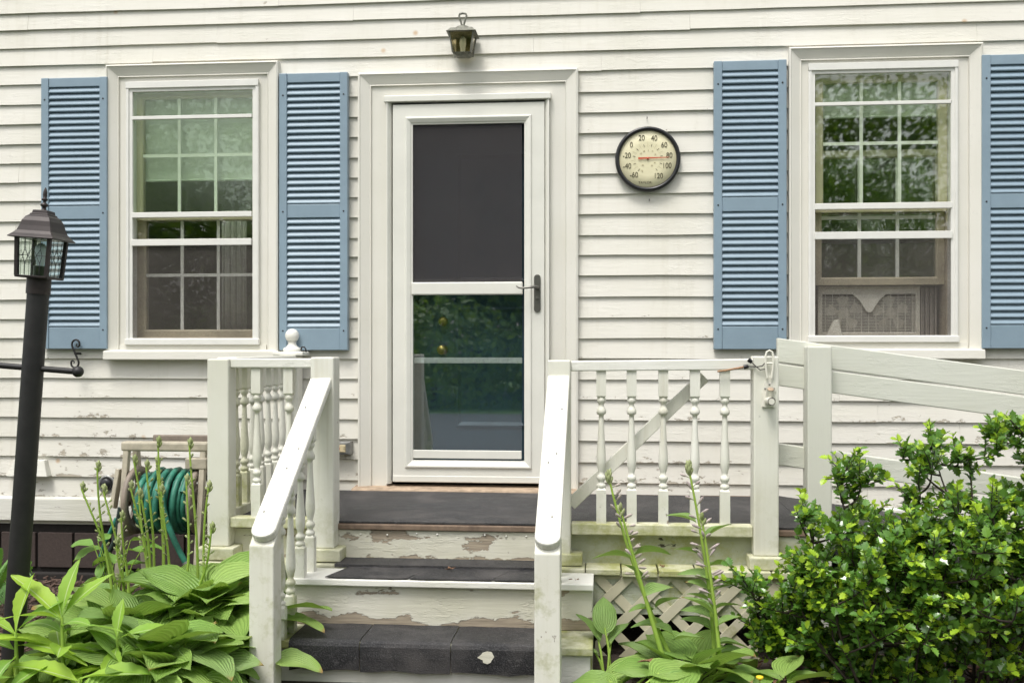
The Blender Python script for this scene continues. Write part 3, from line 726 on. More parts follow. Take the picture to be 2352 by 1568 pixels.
# upper platform
plx0, plx1 = xl_deck+.05, WX(1853,-1.0)
B().box(plx0, plx1, YPF+.03, -.06, ZP-.05, ZP-.008).build('platform_deck', M['wood'], porch)
B().box(plx0, plx1, YPF-.012, YPF+.03, ZP-.034, ZP-.010).build('platform_nosing', M['wood'], porch, bevel=.004)
B().hexa([(plx0+.01,YPF+.004,ZP-.007),(plx1,YPF+.008,ZP-.007),(plx1,-.155,ZP-.007),(plx0+.01,-.105,ZP-.007),(plx0+.01,YPF+.004,ZP),(plx1,YPF+.008,ZP),(plx1,-.155,ZP+.002),(plx0+.01,-.105,ZP+.003)]).build('anti_slip_sheet', M['mat'], porch)
rx0, rx1 = WX(775,YPF), WX(1290,YPF)
B().box(plx0, rx1+.01, YPF, YPF+.022, ZD-.02, ZP-.036).build('riser', M['riser'], porch, bevel=.003)
B().box(rx1+.0, plx1, YPF-.004, YPF+.022, ZD-.004, ZP-.036).build('apron', M['fascia'], porch, bevel=.003)
# little blobs of dried caulk along the riser top
for k in range(7):
    cx = rx0+.06+k*(rx1-rx0-.1)/6.5+R.uniform(-.05,.05); B().lathe([(.003,-.004),(.0045,0),(.0035,.002),(.001,.003)], (cx,YPF-.003,ZP-.05+R.uniform(-.006,.004)), 8, 'y').build('nail_cap', M['porchh'], porch)
# lattice
lat = holder('lattice', porch); lx_0, lx_1 = XRS+.004, WX(1880,YF); lz_0, lz_1 = -.02, ZD-.030; Yl = YF+.028
B().box(lx_0, lx_1, Yl+.004, Yl+.010, lz_1-.015, lz_1).build('lattice_backing', M['lattice'], lat)
pitch = .157; wdt = .0385
def strip(dirn, c, Y):
    # line z = dirn*(x-c) ; clip to rect
    pts = []
    hw_ = wdt*math.sqrt(2)/2
    poly = [(lx_0-2, dirn*(lx_0-2-c)-hw_), (lx_1+2, dirn*(lx_1+2-c)-hw_), (lx_1+2, dirn*(lx_1+2-c)+hw_), (lx_0-2, dirn*(lx_0-2-c)+hw_)]
    def clip(poly, f):
        out = []
        for i in range(len(poly)):
            a, b = poly[i], poly[(i+1)%len(poly)]; fa, fb = f(a), f(b)
            if fa >= 0: out.append(a)
            if (fa >= 0) != (fb >= 0): t = fa/(fa-fb); out.append((a[0]+(b[0]-a[0])*t, a[1]+(b[1]-a[1])*t))
        return out
    for f in (lambda p: p[0]-lx_0, lambda p: lx_1-p[0], lambda p: p[1]-lz_0, lambda p: lz_1-p[1]):
        poly = clip(poly, f)
        if len(poly) < 3: return
    B().prism([(x, Y, z) for x, z in poly], (0,.0055,0)).build('lattice_strip', M['lattice'], lat)
for k in range(-2, 18):
    strip(1, lx_0-.5+k*pitch, Yl-.0065); strip(-1, lx_0+.02+k*pitch, Yl)
# base blocks under the posts and the posts
def post(parent, x, y, z0, z1, wd=.097, mat='porch', name='post', bev=.006):
    return B().box(x-wd/2, x+wd/2, y-wd/2, y+wd/2, z0, z1).build(name, M[mat], parent, bevel=bev)
PW = .096
def postfront(pxc, Yf=-1.13): return WX(pxc, Yf), Yf+PW/2
def blk(parent, x, y, wd, h=.055): return B().box(x-wd/2, x+wd/2, y-wd/2-.002, y+wd/2, ZD+.003, ZD+h).build('base_block', M['mossy'], parent, bevel=.005)
# baluster mesh
def baluster_mesh(L, name='baluster'):
    b = B(); h = .0205
    f0, f1 = .215, .830
    b.box(-h,h,-h,h,0,f0*L); b.hexa(sq(0,0,h,f0*L)+sq(0,0,.012,f0*L+.012)); b.hexa(sq(0,0,.012,f1*L-.012)+sq(0,0,h,f1*L)); b.box(-h,h,-h,h,f1*L,L)
    pr = [(.222,.62),(.232,.9),(.243,.98),(.254,.86),(.262,.6),(.272,.62),(.285,.92),(.297,.98),(.310,.82),(.318,.55),(.335,.62),(.365,.88),(.40,.97),(.44,.93),(.52,.78),(.60,.62),(.68,.52),(.705,.5),(.710,.86),(.722,1.0),(.738,.98),(.752,.72),(.766,.52),(.778,.55),(.790,.86),(.802,.96),(.815,.84),(.825,.6)]
    b.lathe([(r*h, f*L) for f, r in pr], (0,0,0), 14)
    return b
def baluster_src(L, mat, parent, loc):
    o = baluster_mesh(L).build('baluster', M[mat], parent, origin=(0,0,0)); o.location = Vector(loc)-wloc(parent); return o
# --- left porch railing (front bay and side bay)
xa, ya = postfront(500); xb, yb = postfront(740)
ztop = WZ(500,824,-1.13)
lr = thing('porch_railing', 'white porch railing with turned balusters and ball finial beside the hose reel', 'railing', (xa, ya, ZD))
post(lr, xa, ya, ZD+.055, ztop, PW); blk(lr, xa, ya, .165)
post(lr, xb, yb, ZD+.055, WZ(740,820,-1.13), PW+.006, 'porch'); blk(lr, xb+.01, yb, .15)
zr1, zr0 = WZ(620,823,-1.13), WZ(620,845,-1.13)
B().box(xa+PW/2, xb-PW/2, ya-.030, ya+.030, zr0, zr1).build('top_rail', M['porchh'], lr, bevel=.005)
bz1, bz0 = WZ(620,1190,-1.13), WZ(620,1214,-1.13)
B().box(xa+PW/2, xb-PW/2, ya-.034, ya+.034, bz0, bz1).build('bottom_rail', M['mossy'], lr, bevel=.005)
Lb = zr0-bz1; src_b = None
for pxc in (587, 661):
    xx = WX(pxc, ya-.02)
    if src_b is None: src_b = baluster_src(Lb, 'porch', lr, (xx, ya, bz1))
    else: inst(src_b, lr, (xx, ya, bz1))
# side bay back to the wall
xs = xa+.004
B().box(xs-.045, xs+.045, ya+PW/2, -.13, zr1-.030, zr1+.004).build('side_top_rail', M['porchh'], lr, bevel=.005)
B().box(xs-.03, xs+.03, ya+PW/2, -.13, bz0+.02, bz1+.02).build('side_bottom_rail', M['mossy'], lr, bevel=.005)
Ls = zr1-.030-bz1-.02; s2 = s3 = None
for k in range(8):
    y = ya+.16+k*.112
    if k in (0, 1):
        o = baluster_src(Ls, 'mossv', lr, (xs, y, bz1+.02)) if s3 is None else inst(s3, lr, (xs, y, bz1+.02)); s3 = s3 or o
    else:
        o = baluster_src(Ls, 'porch', lr, (xs, y, bz1+.02)) if s2 is None else inst(s2, lr, (xs, y, bz1+.02)); s2 = s2 or o
post(lr, xs, -.082, ZP-.02, zr1+.004, .09)
fz = zr1+.004; fin = holder('finial', lr, (xs,-.082,fz))
B().box(xs-.082, xs+.082, -.164, -.012, fz, fz+.022).build('cap', M['porchh'], fin, bevel=.006)
B().lathe([(.046,0),(.048,.008),(.046,.018),(.034,.024),(.024,.034),(.021,.044),(.024,.052)], (xs,-.082,fz+.022), 20).build('neck', M['porchh'], fin)
B().lathe([(.037*math.sin(t), .037-.037*math.cos(t)) for t in [math.pi*k/14 for k in range(1,14)]], (xs,-.082,fz+.070), 20).build('ball', M['porchh'], fin)
B().tube([(xs+.052,-.10,fz+.03),(xs+.058,-.10,fz+.046),(xs+.072,-.10,fz+.047),(xs+.080,-.10,fz+.034),(xs+.080,-.10,fz+.02)], .004, 8).build('hook', M['iron'], fin)
# --- gate on the right of the steps
xc_, yc = postfront(1284); xd, yd = postfront(1760)
zg1, zg0 = WZ(1520,827,-1.13), WZ(1520,851,-1.13)
gt = thing('porch_gate', 'white gate with five turned balusters and a diagonal brace between two posts', 'gate', ((xc_+xd)/2, yc, ZD))
post(gt, xc_, yc, ZD+.04, WZ(1284,827,-1.13), PW+.001); blk(gt, xc_+.035, yc, .125, .052)
post(gt, xd, yd, ZD+.055, WZ(1760,818,-1.13), PW+.006); blk(gt, xd+.008, yd, .160)
xg0, xg1 = xc_+PW/2, WX(1735, yc-.03)
B().hexa([(xg0,yc-.030,zg0-.004),(xg1,yc-.030,zg0+.004),(xg1,yc+.030,zg0+.004),(xg0,yc+.030,zg0-.004),(xg0,yc-.030,zg1-.004),(xg1,yc-.030,zg1+.006),(xg1,yc+.030,zg1+.006),(xg0,yc+.030,zg1-.004)]).build('top_rail', M['porchh'], gt, bevel=.005)
gz1, gz0 = WZ(1520,1206,-1.13), WZ(1520,1232,-1.13)
B().box(xg0+.002, xd-PW/2-.004, yc-.036, yc+.034, gz0, gz1).build('bottom_rail', M['mossy'], gt, bevel=.005)
src_g = None
for pxc in (1381,1451,1524,1597,1666):
    xx = WX(pxc, yc-.02); Lg = zg0-gz1
    if src_g is None: src_g = baluster_src(Lg+.002, 'porch', gt, (xx, yc, gz1))
    else: inst(src_g, gt, (xx, yc, gz1), (0,0,R.uniform(-.05,.05)))
pA = W(1310,1158,yc+.06); pB = W(1618,864,yc+.06)
B().beam(pA, pB, .022, .052, up=(0,0,1)).build('brace', M['porch'], gt, bevel=.003)
# --- latch, flag bracket, bungee
la = W(1766,830,yd-PW/2); Yg = yd-PW/2-.004
lt = thing('gate_latch', 'pale painted hasp with looped top screwed to the gate post', 'latch', (la.x, Yg, la.z-.06))
lp = lambda x, y: W(x, y, Yg)
pts = [lp(*q_) for q_ in ((1758,872),(1752,890),(1752,900),(1782,900),(1782,890),(1776,872),(1774,864),(1760,864))]
B().prism(pts, (0,-.004,0)).build('plate', M['white_plastic'], lt, bevel=.001)
lpath = [lp(*q_)+Vector((0,-.014,0)) for q_ in ((1761,868),(1758,845),(1757,818),(1760,808),(1766,805),(1772,808),(1775,818),(1774,845),(1771,868))]
B().tube(lpath, .0045, 8).build('loop', M['white_plastic'], lt)
B().tube([lp(1757,834)+Vector((0,-.014,0)), lp(1775,834)+Vector((0,-.014,0))], .004, 8).build('cross_bar', M['white_plastic'], lt)
for q_ in ((1767,882),(1757,892),(1777,892)): 
    c_ = lp(*q_); B().lathe([(.0042,.003),(.0042,.0065),(.002,.007)], (c_.x,c_.y,c_.z), 10, 'y').build('screw', M['grey_metal'], lt)
fb = thing('flag_bracket', 'white flagpole bracket with two tube sockets on the gate post', 'bracket', (la.x, Yg, WZ(1766,935,Yg)))
a = lp(1750,897); c = lp(1779,935); B().box(a.x, c.x, Yg-.007, Yg+.003, c.z, a.z-.006).build('plate', M['white_plastic'], fb, bevel=.002)
def socket(p0, d, L, r):
    d = Vector(d).normalized(); o_ = B(); o_.tube([p0, p0+d*L], r, 16, cap=False); o_.tube([p0+d*L, p0+d*(L-.03)], r*.78, 16, cap=True)
    return o_
s_ = lp(1767,905); socket(s_+Vector((0,-.004,-.02)), (0,-.55,.83), .052, .0165).build('upper_socket', M['white_plastic'], fb)
B().tube([s_+Vector((0,-.006,-.02))+Vector((0,-.55,.83)).normalized()*.04, s_+Vector((0,-.006,-.02))+Vector((0,-.55,.83)).normalized()*.0515], .0125, 14).build('socket_bore', M['threshold'], fb)
s_ = lp(1764,918); socket(s_+Vector((0,-.003,-.002)), (.10,-.97,-.03), .055, .0165).build('lower_socket', M['white_plastic'], fb)
d_ = Vector((.10,-.97,-.03)).normalized(); B().tube([s_+d_*.04, s_+d_*.0552], .0122, 14).build('socket_bore', M['ink'], fb)
bc = thing('bungee_cord', 'short tan bungee cord with black hooks tied from gate rail to latch', 'cord', lp(1712,842))
c0 = [W(x, y, yc-.042) for x, y in ((1648,853),(1670,850),(1690,846),(1711,842))]; B().tube(c0, .0042, 8).build('cord', M['cord'], bc)
for (q0, q1) in (((1708,843),(1719,841)), ((1719,825),(1727,832))):
    a, c = W(*q0, yc-.05), W(*q1, yc-.05); B().tube([a, a*.6+c*.4, c], [.009,.0095,.007], 10).build('end_cap', M['rim'], bc)
B().tube([W(1719,841,yc-.05)]+[lp(*q_)+Vector((0,-.012,0)) for q_ in ((1738,842),(1750,840),(1757,832),(1757,824))], .0022, 6).build('hook', M['iron'], bc)
B().tube([W(1726,831,yc-.05)]+[lp(*q_)+Vector((0,-.012,0)) for q_ in ((1736,842),(1745,849),(1757,847))], .0022, 6).build('hook', M['iron'], bc)

# --- steps
st = thing('front_steps', 'peeling white wooden steps with torn black anti-slip strips', 'steps', ((XLS+XRS)/2, -1.45, 0))
YT1, YT2 = -1.405, -1.613
B().box(XLS, XRS, YT1, YF+.0-.008, ZT1-.026, ZT1).build('tread', M['porchh'], st, bevel=.004)
B().box(XLS, XRS, YT2, YT1+.03, ZT2-.030, ZT2).build('tread', M['mossy'], st, bevel=.004)
B().box(XLS+.004, XRS-.005, YT1+.026, YT1+.048, ZT2+.001, ZT1-.028).build('riser', M['riser'], st, bevel=.002)
B().box(XLS+.004, XRS-.01, YT2+.024, YT2+.046, -.03, ZT2-.032).build('riser', M['porchh'], st, bevel=.002)
for (xs0, xs1) in ((XLS+.002, XLS+.04), (XRS-.045, XRS-.003)):
    B().box(xs0, xs1, YT1+.05, YF, -.03, ZT1-.028).build('stringer', M['porch'], st, bevel=.002); B().box(xs0, xs1, YT2+.048, YT1+.049, -.03, ZT2-.032).build('stringer', M['porch'], st, bevel=.002)
# anti-slip sheets, pieces with cracks between
def strip_pieces(z, yb, yf, cuts, wrap=0, mat='matb', skew=0.):
    for (a, c) in zip(cuts[:-1], cuts[1:]):
        j0, j1 = R.uniform(-.006,.006), R.uniform(-.006,.006); n = 6; b = B(); top = []; 
        prof = [(yb, z+.004), (yf+.03, z+.005), (yf+.006, z+.004)]
        if wrap: prof += [(yf-.006, z-.002), (yf-.010, z-.014), (yf-.009, z-wrap*.5), (yf-.004, z-wrap)]
        vs = []
        for k in range(n+1):
            t = k/n; x_ = a+.0018+(c-a-.0036)*t
            for i, (yy, zz) in enumerate(prof):
                wob = R.uniform(-.004,.004) if i in (0, len(prof)-1) else R.uniform(-.0012,.0012)
                skx = (skew*(yy-yf)) if k == 0 or (k == n and c != cuts[-1]) else 0
                if i == 0: vs.append((x_+skx, yy+wob, zz+R.uniform(0,.002)))
                elif i == len(prof)-1 and wrap: vs.append((x_, yy, zz+wob*1.5))
                else: vs.append((x_+skx, yy+(wob if i == len(prof)-1 else 0), zz+R.uniform(0,.0015)))
        m_ = len(prof); fs = [(k*m_+i, (k+1)*m_+i, (k+1)*m_+i+1, k*m_+i+1) for k in range(n) for i in range(m_-1)]
        b.add(vs, fs); o_ = b.build('anti_slip_strip', M[mat], st, fix=True); sm_ = o_.modifiers.new('thickness','SOLIDIFY'); sm_.thickness = .003; sm_.offset = 1
z_ = ZT1; yy = YT1+.004
strip_pieces(ZT1, YF-.010, YT1+.004, [WX(742,YT1), WX(933,YT1), WX(1128,YT1), WX(1246,YT1)], 0, 'matb', .34)
B().hexa([(WX(775,-1.15),YF-.009,ZT1+.004),(WX(1262,-1.15),YF-.009,ZT1+.004),(WX(1270,-1.1),YPF-.008,ZD+.001),(WX(785,-1.1),YPF-.008,ZD+.001),(WX(775,-1.15),YF-.009,ZD+.004),(WX(1262,-1.15),YF-.009,ZD+.004),(WX(1270,-1.1),YPF-.008,ZD+.005),(WX(785,-1.1),YPF-.008,ZD+.005)]).build('anti_slip_strip', M['matb'], st)
strip_pieces(ZT2, YT1+.022, YT2, [WX(664,YT2), WX(827,YT2), WX(1036,YT2), WX(1240,YT2)], .105, 'mat')
# bare patch where the sheet is torn
p = W(1119,1508,YT2-.016); B().prism([(p.x+.033*math.cos(t)*R.uniform(.6,1.15), YT2-.0145, p.z+.020*math.sin(t)*R.uniform(.6,1.15)-(.004 if math.sin(t) < 0 else 0)) for t in [k*.524 for k in range(12)]], (0,.003,0)).build('paint_patch', M['riser'], st)
# --- stair handrails
def handrail(name, label, pf, pu, side, zbase):
    """pf: newel front centre px; pu: upper end px"""
    Yn = -1.78; nw = .093
    xn = WX(pf[0], Yn); xu = WX(pu[0], -1.13)
    t = thing(name, label, 'handrail', (xn, Yn+nw/2, 0))
    A = Vector((xn, Yn-.014, WZ(pf[0], pf[1], Yn-.014))); U_ = Vector((xu, -1.130, WZ(pu[0], pu[1], -1.130)))
    d = (U_-A).normalized(); sd2 = Vector((d.y, -d.x, 0)).normalized(); n = sd2.cross(d).normalized(); L = (U_-A).length
    if n.z < 0: n = -n
    wd, th = .094, .036
    out = []
    for k in range(9):
        q_ = math.pi+math.pi*k/8; out.append((wd*.5*math.cos(q_), .040+.040*math.sin(q_)))
    out += [(wd/2, L), (-wd/2, L)]
    poly = [A+sd2*a+d*c for a, c in out]
    B().prism(poly, -n*th).build('top_rail', M['porchh'], t, bevel=.008)
    tr_ = [c for c in t.children if c.name.startswith('top_rail')][-1]
    for fq in (.18,.39,.55,.80):
        c_ = A+d*(L*(fq+R.uniform(-.06,.06)))+sd2*R.uniform(-.024,.024)
        b_n = B(); ring_ = [c_+(sd2*math.cos(q_)+d*math.sin(q_)*1.5)*.0034 for q_ in [k*.785 for k in range(8)]]
        b_n.prism([p_-n*.001 for p_ in ring_], n*.0022); b_n.build('nail_head', M['oldmetal'], tr_)
    # newel cut to rail slope
    dzdy = d.z/d.y
    zt_ = lambda y: A.z+(y-A.y)*dzdy-th/n.z*1.0-.001
    y0, y1 = Yn, Yn+nw
    B().hexa(sq(xn, Yn+nw/2, nw/2, -.03)[:]+[(xn-nw/2,y0,zt_(y0)),(xn+nw/2,y0,zt_(y0)),(xn+nw/2,y1,zt_(y1)),(xn-nw/2,y1,zt_(y1))]).build('newel_post', M['porch'], t, bevel=.005)
    # under rail fillet
    cache = {}
    for yb, zz in zip((-1.262,-1.378,-1.487,-1.594), (ZT1,ZT1,ZT2,ZT2)):
        f = (yb-A.y)/(U_.y-A.y); xx = A.x+(U_.x-A.x)*f; L_ = zt_(yb)+.012-zz
        baluster_src(L_, 'porch', t, (xx+side*.012, yb, zz))
    return t
handrail('stair_handrail', 'sloping white handrail on the hosta bed side of the steps', (600,1232), (737,866), 0, 0)
handrail('stair_handrail', 'sloping white handrail on the gate side of the steps', (1257,1250), (1283,860), 0, 0)

# ------------------------------------------------------------------ ramp on the right
rp = thing('wheelchair_ramp', 'pale green white board rails and post of a ramp sloping down behind the holly', 'ramp', (plx1, -.6, 0))
slope = .135; Yr = -1.00
xp0 = WX(1883,-1.075); pw = .100
post(rp, xp0, -1.075+pw/2, -.02, WZ(1883,795,-1.075), pw, 'rampv', 'post')
def rboard(p0, p1, hh, end=3.4):
    a = W(*p0, Yr); dz = slope
    x0_ = a.x; x1_ = end
    b = B(); P = []
    for x_ in (x0_, x1_):
        zt__ = a.z-(x_-x0_)*dz; P.append((x_, zt__))
    (xa_, za), (xb_, zb2) = P
    b.hexa([(xa_,Yr,za-hh),(xb_,Yr,zb2-hh),(xb_,Yr+.036,zb2-hh),(xa_,Yr+.036,za-hh),(xa_,Yr,za),(xb_,Yr,zb2),(xb_,Yr+.036,zb2),(xa_,Yr+.036,za)])
    return b.build('rail_board', M['ramp'], rp, bevel=.004)
rboard((1786,776), 0, .102); rboard((1786,834.5), 0, .094); rboard((1788,1018), 0, .092)
xe = 3.4; zdr = ZP-(xe-plx1)*slope
B().hexa([(plx1+.004,Yr-.02,ZP-.10),(xe,Yr-.02,zdr-.10),(xe,-.06,zdr-.10),(plx1+.004,-.06,ZP-.10),(plx1+.004,Yr-.02,ZP),(xe,Yr-.02,zdr),(xe,-.06,zdr),(plx1+.004,-.06,ZP)]).build('ramp_deck', M['mat'], rp, bevel=.003)
for xx in (1.9, 2.9): post(rp, xx, -1.075+pw/2, -.02, ZP-(xx-plx1)*slope+.55, pw, 'rampv', 'post')

# ------------------------------------------------------------------ window fan inside the raised window
Yfz = .10; fx0, fx1 = WX(1879,Yfz), WX(2113,Yfz); fz0, fz1 = wr['glass_z'][0]+.0, WZ(1990,657,Yfz)
fan = thing('window_fan', 'twin window fan with fine grille standing under the raised sash', 'fan', ((fx0+fx1)/2, Yfz, fz0))
B().ring(fx0, fx1, fz0, fz1, [(0,Yfz+.08),(0,Yfz),(.018,Yfz-.004),(.022,Yfz),(.022,Yfz+.08)]).build('housing', M['fanplastic'], fan)
B().box(fx0+.02, fx1-.02, Yfz-.003, Yfz+.004, fz1-.042, fz1-.018).build('header', M['fanplastic'], fan)
b = B(); n = 24
for k in range(n): zz = fz0+.026+(fz1-.05-fz0-.026)*k/n; b.box(fx0+.02, fx1-.02, Yfz+.002, Yfz+.006, zz-.0016, zz+.0016)
for k in range(1, 14): xx = fx0+(fx1-fx0)*k/14; b.box(xx-.0013, xx+.0013, Yfz-.0005, Yfz+.0019, fz0+.02, fz1-.045)
gr = b.build('grille', M['fanplastic'], fan); gr['kind'] = 'stuff'
mx_ = (fx0+fx1)/2
B().prism([(mx_-.085,Yfz-.003,fz1-.043),(mx_-.05,Yfz-.003,fz1-.075),(mx_-.014,Yfz-.003,fz1-.132),(mx_,Yfz-.003,fz1-.138),(mx_+.014,Yfz-.003,fz1-.132),(mx_+.05,Yfz-.003,fz1-.075),(mx_+.085,Yfz-.003,fz1-.043)], (0,-.008,0)).build('control_panel', M['fanplastic'], fan)
for cxx in (fx0+(fx1-fx0)*.27, fx0+(fx1-fx0)*.73):
    czz = (fz0+fz1)/2-.01; rt = holder('rotor', fan, (cxx,Yfz+.04,czz))
    B().lathe([(.03,-.01),(.03,.018),(.02,.024),(.001,.025)], (cxx,Yfz+.04,czz), 16, 'y').build('hub', M['fanplastic'], rt)
    for k in range(5):
        a = k*2*math.pi/5+.4; P = []
        for r_, da in ((.025,-.25),(.085,-.38),(.098,0),(.085,.38),(.025,.25)): P.append((cxx+r_*math.cos(a+da), Yfz+.04+.018*da, czz+r_*math.sin(a+da)))
        B().prism(P, (0,.003,0)).build('blade', M['fanplastic'], rt)
for k in range(7): xx = fx1+.006+k*.012; B().box(xx, xx+.008, Yfz+.004+.01*(k%2), Yfz+.016+.01*(k%2), fz0, fz1-.01).build('side_pleat', M['siltape'], fan)
jug = thing('plastic_jug', 'small pale translucent jug leaning by the window fan', 'jug', (WX(1925,.07), .07, fz0))
jx = WX(1918,.07); B().hexa([(jx-.05,.05,fz0),(jx+.035,.05,fz0),(jx+.035,.09,fz0),(jx-.05,.09,fz0),(jx-.008,.055,fz0+.085),(jx+.018,.055,fz0+.088),(jx+.018,.085,fz0+.088),(jx-.008,.085,fz0+.085)]).build('body', M['fanplastic'], jug, bevel=.008)

# ------------------------------------------------------------------ lamp post
YL = -1.80
pt = W(88, 668, YL); pbm = W(40, 1345, YL); tilt = (pt-pbm)/(pt.z-pbm.z); base = pbm-tilt*pbm.z
lamp = thing('lamp_post', 'leaning black lamp post with bronze lantern, leaded glass panes and a short crossbar', 'lamp post', base)
ax_l = tilt.normalized()
rp_ = .0385
B().tube([base-tilt*.03, base+tilt*(pt.z+.0)], rp_, 24).build('post', M['blackpost'], lamp)
top = base+tilt*pt.z
col = B().tube([top-tilt*.012, top+tilt*.050], rp_+.004, 24).build('collar', M['bronze'], lamp)
# crossbar
cbz = WZ(75,845,YL); cc = base+tilt*cbz; dirx = Vector((1, 0, -.075)).normalized()
cb = B().tube([cc-dirx*.42, cc+dirx*.165], .0115, 12).build('crossbar', M['blackpost'], lamp)
for e in (cc+dirx*.175, cc-dirx*.43): B().lathe([(.021*math.sin(t), -.021*math.cos(t)) for t in [math.pi*k/10 for k in range(1,10)]], e, 14).build('ball_end', M['blackpost'], cb)
# lantern head: local frame tilted and turned
LT = Matrix.Translation(top+tilt*.045) @ tilt.to_track_quat('Z','Y').to_matrix().to_4x4()
yaw = Matrix.Rotation(rad(2), 4, 'Z')
Q = ax_l.to_track_quat('Z','X').to_matrix().to_4x4()
LT = Matrix.Translation(top+tilt*.045) @ Matrix.Rotation(math.atan2(tilt.x, 1), 4, 'Y') @ yaw @ Matrix.Diagonal((.70,.70,.86,1))
def loc(pts): return [LT @ Vector(p) for p in pts]
lan = holder('lantern', lamp, top)
hb, ht, Hh = .080, .088, .165     # half widths bottom / top, body height
def lsq(h, z): return [(-h,-h,z),(h,-h,z),(h,h,z),(-h,h,z)]
B().hexa(loc(lsq(.088,.0)+lsq(.090,.010))).build('base_plate', M['bronze'], lan, bevel=.002)
for sx_ in (-1,1):
    for sy_ in (-1,1): B().beam(LT@Vector((sx_*hb,sy_*hb,.008)), LT@Vector((sx_*ht,sy_*ht,.01+Hh)), .013, .013, up=(0,1,.1)).build('corner_bar', M['bronze'], lan)
# bell roof as square lathe
rprof = [(.123,.168),(.123,.172),(.105,.186),(.092,.200),(.083,.222),(.076,.244),(.064,.262),(.050,.271),(.050,.276),(.043,.278),(.040,.292),(.030,.294)]
b = B(); vs = []
for h, z in rprof: vs += loc(lsq(h, z))
fs = [(4*i+k, 4*i+(k+1)%4, 4*i+4+(k+1)%4, 4*i+4+k) for i in range(len(rprof)-1) for k in range(4)]+[(3,2,1,0), tuple(4*(len(rprof)-1)+k for k in range(4))]
b.add(vs, fs, False); rf = b.build('roof', M['bronze'], lan, bevel=.003)
fb_ = B(); pr = [(.018,.294),(.010,.300),(.010,.308),(.020,.314),(.020,.320),(.009,.326),(.008,.334),(.015,.338),(.016,.343),(.009,.348),(.011,.360),(.0105,.372),(.006,.386),(.001,.394)]
vs = []
for r_, z in pr:
    for k in range(14): t = 2*math.pi*k/14; vs.append(LT@Vector((r_*math.cos(t), r_*math.sin(t), z)))
fb_.add(vs, [(i*14+k, i*14+(k+1)%14, (i+1)*14+(k+1)%14, (i+1)*14+k) for i in range(len(pr)-1) for k in range(14)], True); fb_.build('finial', M['bronze'], lan)
for k in range(4):
    Rm = LT @ Matrix.Rotation(k*math.pi/2, 4, 'Z')
    g = [Rm@Vector(p) for p in ((-hb+.005,-hb,.011),(hb-.005,-hb,.011),(ht-.005,-ht,.01+Hh),(-ht+.005,-ht,.01+Hh))]
    nrm = (Rm.to_3x3()@Vector((0,1,0)))
    B().prism(g, nrm*.002).build('glass_pane', M['lampglass'], lan)
    cm = B(); f3 = lambda u_, v_: Rm@Vector((u_*(hb+(ht-hb)*v_), -(hb+(ht-hb)*v_)-.0015, .012+Hh*v_))
    D_ = [(0,.74),(.26,.50),(0,.28),(-.26,.50)]
    lines = [(D_[0],D_[1]),(D_[1],D_[2]),(D_[2],D_[3]),(D_[3],D_[0]),(D_[0],(0,1)),(D_[2],(0,0)),(D_[1],(.95,.5)),(D_[3],(-.95,.5)),((-.5,1),(-.5,.66)),((.5,1),(.5,.66)),((-.5,0),(-.5,.3)),((.5,0),(.5,.3)),((-.5,.66),(-.62,.5)),((-.5,.66),(-.26,.5)),((.5,.66),(.62,.5)),((.5,.66),(.26,.5)),((-.5,.3),(-.62,.5)),((-.5,.3),(-.26,.5)),((.5,.3),(.62,.5)),((.5,.3),(.26,.5))]
    for a, c in lines: cm.tube([f3(*a), f3(*c)], .0010, 5, cap=False)
    cm.build('leading', M['came'], lan)
B().tube(loc([(0,0,.01),(0,0,.055)]), .022, 16).build('lamp_holder', M['rim'], lan)
vs = []; bp = [(.018,.055),(.022,.075),(.030,.10),(.032,.120),(.028,.138),(.016,.150),(.001,.154)]
bb = B()
for r_, z in bp:
    for k in range(16): t = 2*math.pi*k/16; vs.append(LT@Vector((r_*math.cos(t), r_*math.sin(t), z)))
bb.add(vs, [(i*16+k, i*16+(k+1)%16, (i+1)*16+(k+1)%16, (i+1)*16+k) for i in range(len(bp)-1) for k in range(16)], True); bb.build('bulb', M['bulb'], lan)

# ------------------------------------------------------------------ hose reel and hose
YH = -.42; hc = W(385, 1148, YH)
hr = thing('hose_reel', 'tan plastic hose reel stand with side crank set against the house wall', 'hose reel', (hc.x, YH, 0))
xl_, xr_ = WX(318,YH), WX(462,YH); RF = .168
def flange(x_, name='flange'):
    b = B(); seg = 28
    prof = [(RF,-.012),(RF+.004,0),(RF,.012),(RF-.035,.012),(RF-.035,-.012)]
    vs = []; 
    for r_, h in prof+[prof[0]]:
        for k in range(seg): t = 2*math.pi*k/seg; vs.append((x_+h, YH+r_*math.cos(t), hc.z+r_*math.sin(t)))
    b.add(vs, [(i*seg+k, i*seg+(k+1)%seg, (i+1)*seg+(k+1)%seg, (i+1)*seg+k) for i in range(len(prof)) for k in range(seg)], True)
    for k in range(5):
        a = k*2*math.pi/5+.3; b.beam((x_,YH+.03*math.cos(a),hc.z+.03*math.sin(a)), (x_,YH+(RF-.02)*math.cos(a),hc.z+(RF-.02)*math.sin(a)), .05, .014, up=(1,0,0))
    b.lathe([(.05,-.014),(.05,.014)], (x_,YH,hc.z), 18, 'x'); return b.build(name, M['taupe'], hr)
flange(xl_); flange(xr_)
B().lathe([(.085,0),(.085,xr_-xl_)], (xl_,YH,hc.z), 20, 'x').build('drum', M['taupe'], hr)
zt_h = WZ(390,1020,YH)
